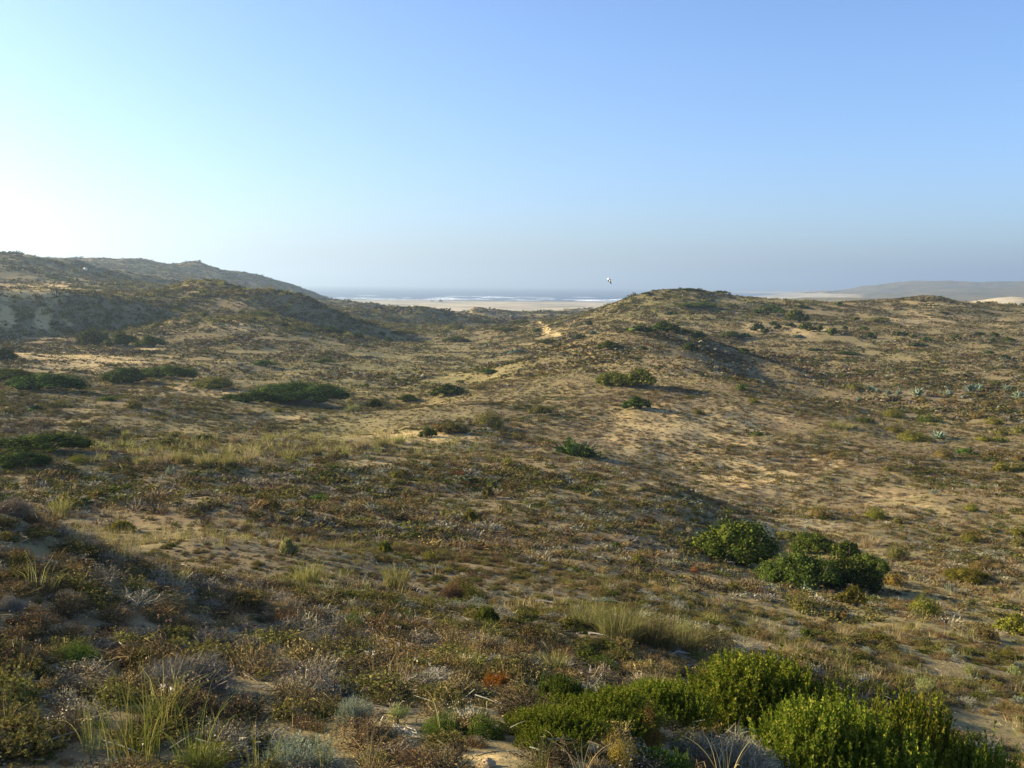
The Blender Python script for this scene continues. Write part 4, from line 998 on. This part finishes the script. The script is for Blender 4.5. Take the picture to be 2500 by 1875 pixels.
gull = link('gull', S_.mesh('gull_body', [white_f, beak_c]))
def wing(sgn):
    """arm raised a little, hand swept down: inner part white, tip black"""
    secs = [(.05, .12, -.10, .03), (.17, .13, -.12, .02), (.30, .10, -.16, -.07), (.40, .02, -.22, -.19), (.47, -.06, -.27, -.30), (.54, -.20, -.34, -.46)]
    Sw = Soup(); V, Q, Qm = [], [], []
    for y, xf, xb, z in secs: V += [(xf, sgn * y, z), (xf * .5 + xb * .5, sgn * y, z + .014), (xb, sgn * y, z), (xf * .5 + xb * .5, sgn * y, z - .006)]
    for i in range(len(secs) - 1):
        for k in range(4): (Q if i < 3 else Qm).append((i * 4 + k, i * 4 + (k + 1) % 4, (i + 1) * 4 + (k + 1) % 4, (i + 1) * 4 + k))
    Sw.add(V, q=Q, m=0)
    Sw.q.append(np.array(Qm)); Sw.qm.append(np.full(len(Qm), 1))
    return Sw.mesh('gull_wing', [white_f, black_f])
for sg in (-1, 1): link('wing', wing(sg), gull)
a, te = ray(1487, 681); rb = 75.0
gull.location = (rb * math.sin(a), rb * math.cos(a), EYE + rb * float(te)); gull.rotation_euler = (.25, -.25, math.pi - .45); gull.scale = (.57, .57, .57)
tag(gull, 'white gull with black wing tips flying above the sea horizon', 'bird')

def boxes(lst):
    S_ = Soup()
    for x0, x1, y0, y1, z0, z1 in lst:
        S_.add([(x0, y0, z0), (x1, y0, z0), (x1, y1, z0), (x0, y1, z0), (x0, y0, z1), (x1, y0, z1), (x1, y1, z1), (x0, y1, z1)], q=[(3, 2, 1, 0), (4, 5, 6, 7), (0, 1, 5, 4), (1, 2, 6, 5), (2, 3, 7, 6), (3, 0, 4, 7)])
    return S_
x, y, z, r = hit(209, 662)
hut = link('hut', boxes([(-.7, .7, -.8, .8, -.3, 1.7)]).mesh('hut_walls', [plain('whitewash', (.82, .82, .82))])); hut.location = (x, y, z); hut.scale = (.6, .6, .6); hut.rotation_euler = (0, 0, -.7)
hr = Soup(); hr.add([(-.8, -.9, 1.7), (.8, -.9, 1.7), (.8, .9, 1.7), (-.8, .9, 1.7), (0, -.9, 2.2), (0, .9, 2.2)], q=[(3, 2, 1, 0), (0, 4, 5, 3), (1, 2, 5, 4)], t=[(0, 1, 4), (2, 3, 5)])
link('roof', hr.mesh('hut_roof', [plain('pale_roof', (.7, .69, .68))]), hut)
link('door', boxes([(-.25, .25, -.83, -.8, -.1, 1.3)]).mesh('hut_door', [plain('dark_door', (.05, .05, .05))]), hut)
tag(hut, 'tiny white hut standing on the hazy left ridge', 'hut')
x, y, z, r = hit(137, 726)
post = link('post', boxes([(-.09, .09, -.09, .09, -.3, 1.3)]).mesh('post_shaft', [plain('weathered_post', (.08, .065, .05))])); post.location = (x, y, z)
link('cap', boxes([(-.20, .20, -.20, .20, 1.302, 1.62)]).mesh('post_cap', [plain('dark_cap', (.015, .015, .018))]), post)
tag(post, 'small dark post by bare sand above the shadowed bank', 'post')
def rock(px, py, wm, hm, label, seed, colr, grp=None):
    g = np.random.default_rng(seed); V, Q = [], []
    for i in range(7):
        for k in range(12):
            el = i / 6 * math.pi / 2; q = 2 * math.pi * k / 12; s_ = g.uniform(.8, 1.15)
            V.append((wm * .5 * math.cos(el) * math.cos(q) * s_, wm * .4 * math.cos(el) * math.sin(q) * s_, hm * math.sin(el) * s_ - .1 * hm))
    for i in range(6):
        for k in range(12): Q.append((i * 12 + k, i * 12 + (k + 1) % 12, (i + 1) * 12 + (k + 1) % 12, (i + 1) * 12 + k))
    o = link('rock', mesh_from('rock', V, Q, None, colr)); x, y, z, r = hit(px, py); o.location = (x, y, z); return tag(o, label, 'rock', grp)
rk = plain('wet_rock', (.11, .105, .10), .8); sr = plain('sandstone', (.38, .27, .15), .9)
rock(1075, 737, 8.0, 4.2, 'dark rock standing at the edge of the surf', 1, rk)
rock(1055, 736, 7.0, 1.6, 'low dark rock left of the taller rock in the surf', 2, rk)
rock(1192, 1872, .07, .04, 'pale sandy lump at the bottom edge of the foreground', 3, sr)

#@@SCRUB
# ------------------------------------------------------------------ ground cover nobody could count: low scrub, grass, litter
def gn_scatter(name, protos, pts, rot, scl, pid, label):
    """one object: a point cloud of vertices whose geometry-nodes modifier sets a plant on each"""
    col = bpy.data.collections.new(name + '_kinds')
    for k, me in enumerate(protos):
        col.objects.link(bpy.data.objects.new('%s_kind_%02d' % (name, k), me))
    me = bpy.data.meshes.new(name); me.vertices.add(len(pts)); me.vertices.foreach_set('co', np.asarray(pts, np.float32).ravel())
    for nm, arr, ty in (('rot', rot, 'FLOAT_VECTOR'), ('scl', scl, 'FLOAT_VECTOR'), ('pid', pid, 'INT')):
        a = me.attributes.new(nm, ty, 'POINT')
        a.data.foreach_set('vector' if ty == 'FLOAT_VECTOR' else 'value', np.asarray(arr, np.float32 if ty == 'FLOAT_VECTOR' else np.int32).ravel())
    o = link(name, me)
    ng = bpy.data.node_groups.new(name, 'GeometryNodeTree')
    ng.interface.new_socket('Geometry', in_out='INPUT', socket_type='NodeSocketGeometry'); ng.interface.new_socket('Geometry', in_out='OUTPUT', socket_type='NodeSocketGeometry')
    gi = N(ng, 'NodeGroupInput'); go = N(ng, 'NodeGroupOutput'); iop = N(ng, 'GeometryNodeInstanceOnPoints'); ci = N(ng, 'GeometryNodeCollectionInfo')
    ci.inputs['Collection'].default_value = col; ci.inputs['Separate Children'].default_value = True; ci.inputs['Reset Children'].default_value = True
    iop.inputs['Pick Instance'].default_value = True
    def attr(nm, ty):
        nd = N(ng, 'GeometryNodeInputNamedAttribute'); nd.data_type = ty; nd.inputs['Name'].default_value = nm; return nd.outputs['Attribute']
    ng.links.new(gi.outputs[0], iop.inputs['Points']); ng.links.new(ci.outputs[0], iop.inputs['Instance'])
    ng.links.new(attr('pid', 'INT'), iop.inputs['Instance Index']); ng.links.new(attr('rot', 'FLOAT_VECTOR'), iop.inputs['Rotation']); ng.links.new(attr('scl', 'FLOAT_VECTOR'), iop.inputs['Scale'])
    ng.links.new(iop.outputs[0], go.inputs[0])
    md = o.modifiers.new('scatter', 'NODES'); md.node_group = ng
    tag(o, label, kind='stuff'); return o

# what can be seen: running maximum of the sight line over the ground
TE = (ZG - EYE) / R
VIS = np.maximum.accumulate(TE, axis=1)
def seen(x, y, z, margin=.006, h=.4):
    a = np.arctan2(x, y); s = np.log(np.hypot(x, y)); i = np.clip(np.searchsorted(AZ, a) - 1, 0, NA - 2); j = np.clip(((s - S[0]) / (S[1] - S[0])).astype(int) - 2, 0, NR - 1)
    return (z + h - EYE) / np.hypot(x, y) > VIS[i, j] - margin

def sample(r0, r1, per_m2, g, half=math.radians(31)):
    n = int(per_m2 * half * (r1 * r1 - r0 * r0))
    a = g.uniform(-half, half, n); r = np.sqrt(g.uniform(r0 * r0, r1 * r1, n))
    x, y = r * np.sin(a), r * np.cos(a); z = height(x, y)
    px, py = project(x, y, z)
    ok = seen(x, y, z) & (py < H0 + 250) & (px > -160) & (px < W0 + 160)
    for fx, fy, fr, kd in FOOT:
        if kd in ('tussock', 'blades', 'reeds', 'dry'): continue
        ok &= (x - fx) ** 2 + (y - fy) ** 2 > (fr * .66) ** 2
    return x[ok], y[ok], z[ok], px[ok], py[ok], r[ok]
def blob(px, py, cx, cy, sx, sy): return np.exp(-((px - cx) / sx) ** 2 - ((py - cy) / sy) ** 2)
def place(g, x, y, z, sx, sz, tilt=.15, sink=.06):
    n = len(x)
    rot = np.stack([g.normal(0, tilt, n), g.normal(0, tilt, n), g.uniform(0, 6.28, n)], -1)
    scl = np.stack([sx * g.uniform(.8, 1.25, n), sx * g.uniform(.8, 1.25, n), sz], -1)
    return np.stack([x, y, z - sz * sink], -1), rot, scl

G = np.random.default_rng(11)
KINDS = ['mauve_twig', 'brown_twig', 'dark_twig', 'grey_twig', 'olive', 'green', 'silver', 'brown_olive', 'rust', 'yellow_green']
TWIGFOR = {'grass': 'straw', 'olive': 'brown_twig', 'green': 'dark_twig', 'silver': 'grey_twig', 'brown_olive': 'brown_twig', 'rust': 'brown_twig', 'yellow_green': 'brown_twig', 'mauve_twig': 'mauve_twig', 'brown_twig': 'brown_twig', 'dark_twig': 'dark_twig', 'grey_twig': 'grey_twig'}
def scrub_protos(level):
    out_ = []
    for ki, k in enumerate(KINDS):
        for v in range(2):
            dry = k.endswith('twig')
            if level == 0: S_ = f_twigs(G, 420 if dry else 240, 2 if dry else 7, .05 if dry else .075, .014, .9, .85, .9 * (v + .35))
            elif level == 1: S_ = f_twigs(G, 70 if dry else 26, 1 if dry else 5, .13 if dry else .20, .05, .9)
            else: S_ = f_twigs(G, 8, 6, .42, .10, .9)
            out_.append(S_.mesh('scrub_%s_%d_%d' % (k, level, v), [M[TWIGFOR[k]], M[k]]))
    return out_
def pick_kind(g, px, py, r):
    """plant mix by zone: weights for KINDS"""
    n = len(px)
    near = np.array([2.0, 3.0, 1.3, .7, 2.8, 1.0, .6, 2.2, .4, .35])
    sandy = np.array([3.0, 3.0, 2.6, .6, 1.2, .9, .3, 1.2, .3, .1])
    valley = np.array([2.2, 2.4, 1.2, .8, 2.6, .6, .9, 2.6, .3, .6])
    plain = np.array([1.2, 2.2, 1.6, .5, 1.8, 1.0, .3, 2.2, .4, .2])
    far_ = np.array([1.4, 1.8, 1.6, .5, 3.2, 1.2, .4, 2.2, .1, .5])
    wv = np.clip(blob(px, py, 750, 930, 560, 110) * 1.4, 0, 1) * (r > 45) * (r < 330)
    wp = (r > 25) * (r < 200) * sm(px, 1950, 2250)
    wf = sm(r, 170, 300)
    wn = 1 - sm(r, 40, 75)
    Wm = (wn[:, None] * near + wv[:, None] * valley * 1.2 + wp[:, None] * plain + wf[:, None] * far_ + (.35 + np.zeros(n))[:, None] * sandy)
    Wm = Wm / Wm.sum(1, keepdims=True)
    cum = np.cumsum(Wm, 1)
    # kinds grow in patches: the draw follows a slow noise as much as chance
    u = np.clip(.5 + 1.15 * (fbm(px * 0 + pick_kind.x, pick_kind.y, 3.5, 2, 77)), 0, .999) * .45 + g.random(n) * .55
    return (u[:, None] > cum).sum(1)

def scrub_layer(name, r0, r1, dens, lo, hi, level, label, hz=(.45, .85), clump=1.0, seed=1):
    g = np.random.default_rng(seed)
    x, y, z, px, py, r = sample(r0, r1, dens, g)
    b = bareness(px, py)
    nz = fbm(x, y, 1.1 if level < 2 else 6.0, 3, 5) * clump + fbm(x * 1.6, y, 14.0, 3, 9) * (.35 if level == 0 else .6)
    keep = (g.random(len(x)) < np.clip(.92 - 1.05 * b, .06, 1)) & (nz > -.40 + .95 * b * (g.random(len(x)) - .1))
    keep &= g.random(len(x)) > .55 * blob(px, py, 900, 900, 520, 95) * (r > 95)
    keep &= ~((r > 600) & ((z < 14.5) | (px > 2320)))
    if level == 1: keep |= (g.random(len(x)) < .34 * np.clip(blob(px, py, 1650, 1010, 380, 130) + blob(px, py, 1200, 1250, 500, 130), 0, 1)) & (g.random(len(x)) > b)
    if level == 2: keep |= (g.random(len(x)) < .75 * np.clip(blob(px, py, 1560, 850, 330, 70) + blob(px, py, 1900, 925, 180, 55), 0, 1)) & (r < 200)
    x, y, z, px, py, r = (q[keep] for q in (x, y, z, px, py, r))
    pick_kind.x, pick_kind.y = x, y
    kind = pick_kind(g, px, py, r)
    sx = (lo + (hi - lo) * g.random(len(x)) ** 2.2) * np.clip(1 + 1.0 * fbm(x, y, 6.0, 2, 19), .55, 1.7)
    pts, rot, scl = place(g, x, y, z, sx, sx * g.uniform(hz[0], hz[1], len(x)))
    print(name, len(pts))
    return gn_scatter(name, scrub_protos(level), pts, rot, scl, kind * 2 + g.integers(0, 2, len(x)), label)

scrub_layer('near_scrub', 2.2, 24, 46, .05, .25, 0, 'dry grey and brown heath scrub covering the near slope', seed=2)
scrub_layer('slope_scrub', 24, 110, 14.0, .09, .46, 1, 'low dark and brown scrub tufts dotted over the sandy dunes', (.32, .66), seed=3)
scrub_layer('valley_scrub', 110, 330, 4.2, .16, .72, 2, 'olive and brown scrub covering the valley and the hills behind it', (.35, .75), 1.2, seed=4)
scrub_layer('spur_scrub', 100, 180, 5.0, .10, .30, 2, 'small dark tufts speckling the middle dune', seed=9)
scrub_layer('hill_scrub', 330, 1000, .26, .7, 2.6, 2, 'hazy grey green scrub on the far dunes and ridges', (.3, .6), 1.4, seed=5)

def dune_weight(px, py): return np.clip(blob(px, py, 200, 770, 330, 45) + blob(px, py, 480, 694, 170, 13) + .45 * blob(px, py, 560, 730, 260, 34) + blob(px, py, 860, 770, 230, 42) + blob(px, py, 850, 780, 240, 30) + blob(px, py, 1650, 740, 260, 40) * .55, 0, 1)
g_ = np.random.default_rng(15)
x, y, z, px, py, r = sample(190, 420, .75, g_)
k = (g_.random(len(x)) < dune_weight(px, py) * np.clip(.95 + 1.5 * fbm(x, y, 14, 2, 3) - 1.3 * bareness(px, py), 0, 1)); x, y, z, px, py, r = (q[k] for q in (x, y, z, px, py, r))
sx = .30 + 1.1 * g_.random(len(x)) ** 2.2
pts, rot, scl = place(g_, x, y, z, sx, sx * g_.uniform(.6, 1.1, len(x)))
gn_scatter('dune_brush', [f_twigs(G, 26, 7, .22, .05, .9).mesh('dune_brush_%d' % i, [M[TWIGFOR[c_]], M[c_]]) for i, c_ in enumerate(('olive', 'grass', 'green', 'brown_olive', 'grass'))], pts, rot, scl, g_.integers(0, 5, len(x)), 'thick olive brush on the crests and shaded faces of the dunes')
print('dune_brush', len(pts))

# fine dry grass and litter
def grass_layer(name, r0, r1, dens, lo, hi, nblade, w, label, weight, seed, mats):
    g = np.random.default_rng(seed)
    x, y, z, px, py, r = sample(r0, r1, dens, g)
    k = g.random(len(x)) < weight(px, py, r) * np.clip(.35 + 1.6 * fbm(x, y, 2.5, 2, 40 + seed), 0.04, 1)
    x, y, z, px, py, r = (q[k] for q in (x, y, z, px, py, r))
    pr = [f_grass(g, nblade, .35, .75, w, 2, .4, .35).mesh('%s_tuft_%d' % (name, i), [M[m]]) for i, m in enumerate(mats)]
    h = lo + (hi - lo) * g.random(len(x)) ** 1.5
    pts, rot, scl = place(g, x, y, z, h, h, .15, .02)
    print(name, len(pts))
    return gn_scatter(name, pr, pts, rot, scl, g.integers(0, len(pr), len(x)), label)
wgt = lambda px, py, r: np.clip(.35 + .9 * blob(px, py, 2250, 1500, 420, 220) + .9 * blob(px, py, 550, 1080, 480, 70) + .6 * blob(px, py, 1000, 1650, 300, 150) + .6 * blob(px, py, 200, 1300, 250, 120) - .7 * bareness(px, py), 0, 1)
grass_layer('near_grass', 2.2, 26, 17, .10, .34, 26, .020, 'thin dry and green grass between the near scrub', wgt, 6, ['straw', 'grass', 'grass', 'straw'])
grass_layer('field_grass', 26, 130, 5.0, .09, .30, 18, .04, 'fine straw coloured grass over the hollows', wgt, 7, ['straw', 'grass', 'straw', 'brown_twig'])
grass_layer('hollow_grass', 28, 95, 3.4, .22, .62, 26, .035, 'yellow green marram grass filling the hollow behind the near slope', lambda px, py, r: np.clip(1.5 * blob(px, py, 480, 1115, 330, 32) + 1.3 * blob(px, py, 900, 1080, 190, 26) + .5 * blob(px, py, 1960, 1055, 170, 18) - .05, 0, 1), 12, ['grass', 'grass', 'straw', 'grass'])
grass_layer('valley_grass', 95, 330, 2.6, .16, .42, 8, .16, 'olive grass over the valley floor', lambda px, py, r: np.clip(.25 + 1.2 * blob(px, py, 900, 880, 450, 90) + 1.0 * blob(px, py, 1620, 750, 260, 45), 0, 1), 8, ['grass', 'straw', 'straw'])

def stalk_flower(g, mat):
    S_ = Soup()
    for i in range(4):
        b0 = g.normal(0, .12, 3) * (1, 1, 0); t_ = b0 + g.normal(0, .18, 3) * (1, 1, 0) + (0, 0, g.uniform(.7, 1.0)); m_ = (b0 + t_) / 2 + g.normal(0, .05, 3)
        ribbons(S_, b0[None], m_[None], t_[None], .014, .008, 3, 0, g=g)
        c_ = t_ + g.normal(0, .02, (9, 3)); leaves(S_, c_, rdir(g, 9), .034, g=g, m=1, asp=1.1)
    return S_.mesh('dry_flower', [M['brown_twig'], M[mat]])
g_ = np.random.default_rng(31)
x, y, z, px, py, r = sample(2.5, 14, 6, g_)
k = g_.random(len(x)) < np.clip(.06 + 1.0 * blob(px, py, 470, 1780, 170, 70) + 1.0 * blob(px, py, 1120, 1710, 170, 40) + .8 * blob(px, py, 80, 1850, 150, 40) + .7 * blob(px, py, 920, 1570, 90, 60) + .5 * blob(px, py, 1050, 1850, 120, 40), 0, 1)
x, y, z, px, py, r = (q[k] for q in (x, y, z, px, py, r))
h = .10 + .14 * g_.random(len(x)); pts, rot, scl = place(g_, x, y, z, h, h * 1.5, .15, .02)
gn_scatter('dry_flowers', [stalk_flower(g_, m_) for m_ in ('flower_pink', 'flower_white', 'flower_pink', 'flower_white')], pts, rot, scl, g_.integers(0, 4, len(x)), 'thin brown stalks with dried pinkish white flower heads')
def litter_bits(g, mats):
    S_ = Soup(); n = 26; c_ = g.normal(0, .5, (n, 3)) * (1, 1, 0) + (0, 0, .03); d_ = rdir(g, n) * (1, 1, .25); L_ = g.uniform(.1, .45, n)[:, None]
    ribbons(S_, c_ - d_ * L_, c_ + (0, 0, .06), c_ + d_ * L_, .03, .012, 2, 0, g=g)
    c_ = g.normal(0, .55, (40, 3)) * (1, 1, 0) + (0, 0, .03); leaves(S_, c_, np.tile((0, 0, 1.0), (40, 1)), .07, g=g, m=1)
    return S_.mesh('litter', [M[m_] for m_ in mats])
x, y, z, px, py, r = sample(2.2, 20, 16, g_)
k = g_.random(len(x)) < .75; x, y, z, px, py, r = (q[k] for q in (x, y, z, px, py, r))
h = .10 + .16 * g_.random(len(x)); pts, rot, scl = place(g_, x, y, z, h, h * .6, .05, -.02)
gn_scatter('litter', [litter_bits(g_, m_) for m_ in (('grey_twig', 'brown_twig'), ('brown_twig', 'straw'), ('straw', 'mauve_twig'), ('dark_twig', 'brown_twig'))], pts, rot, scl, g_.integers(0, 4, len(x)), 'fallen twigs and dead leaves lying on the sand')

# ------------------------------------------------------------------ sea
sm_, nt, out = mat_new('sea_water')
pb = N(nt, 'ShaderNodeBsdfPrincipled'); pb.inputs['Base Color'].default_value = (0.045, 0.07, 0.09, 1); pb.inputs['Roughness'].default_value = 0.4
nt.links.new(pb.outputs[0], out.inputs[0])
sv = []
for r in (1100, 1700, 1850, 2000, 2300, 2800, 3600, 5000, 8000, 15000, 30000, 45000):
    for k in range(61):
        a = math.radians(-75 + 2.5 * k); sv.append((r * math.sin(a), r * math.cos(a), 0))
sq = [(i * 61 + k, i * 61 + k + 1, (i + 1) * 61 + k + 1, (i + 1) * 61 + k) for i in range(11) for k in range(60)]
sea = link('sea', mesh_from('sea', sv, [q[::-1] for q in sq], None, sm_))
tag(sea, 'grey blue ocean beyond the beach', 'sea', kind='structure')

fm = leaf_mat('surf_foam', (.66, .69, .72), 0, .2)
S_ = Soup(); gs = np.random.default_rng(4)
for r0, hgt, thr in ((1965, .5, -.25), (2050, 1.2, -.02), (2130, 1.5, .0), (2230, 1.5, .06), (2380, 1.3, .12), (2600, 1.2, .17)):
    aa = np.radians(np.arange(-24, 16, .06)); rr = r0 + 60 * fbm(aa * 60, aa * 0 + r0, 2.5, 3, 8)
    amp = np.clip((fbm(aa * 90, aa * 0 + r0 * .7, 3.0, 3, 12) - thr - .06) * 4, 0, 1) * .8 * hgt * gs.uniform(.7, 1.1, len(aa))
    for j in range(len(aa) - 1):
        if amp[j] <= .05 and amp[j + 1] <= .05: continue
        V = []
        for q in (j, j + 1):
            for dr, hh in ((-14, .02), (-3, .8), (0, 1.0), (5, .02)):
                V.append(((rr[q] + dr) * math.sin(aa[q]), (rr[q] + dr) * math.cos(aa[q]), .05 + amp[q] * hh))
        S_.add(V, q=[(0, 4, 5, 1), (1, 5, 6, 2), (2, 6, 7, 3)])
surf = link('surf', S_.mesh('surf', [fm])); tag(surf, 'broken white surf rolling in along the beach', kind='stuff')

# ------------------------------------------------------------------ haze
hm, nt, out = mat_new('sea_haze')
pv = N(nt, 'ShaderNodeVolumePrincipled')
pv.inputs['Color'].default_value = (0.60, 0.77, 0.97, 1)
pv.inputs['Density'].default_value = 2.8e-4
pv.inputs['Anisotropy'].default_value = 0.5
nt.links.new(pv.outputs[0], out.inputs['Volume'])
b = 46500.0
zt, zb = EYE + 140, -18.0
hv = [(x, y, z) for z in (zb, zt) for x, y in ((-b, -9500), (b, -9500), (b, b), (-b, b))]
hq = [(3, 2, 1, 0), (4, 5, 6, 7), (0, 1, 5, 4), (1, 2, 6, 5), (2, 3, 7, 6), (3, 0, 4, 7)]
haze = link('haze', mesh_from('haze', hv, hq, None, hm))
tag(haze, 'pale sea haze lying over the dunes and the ocean', 'haze', kind='stuff')
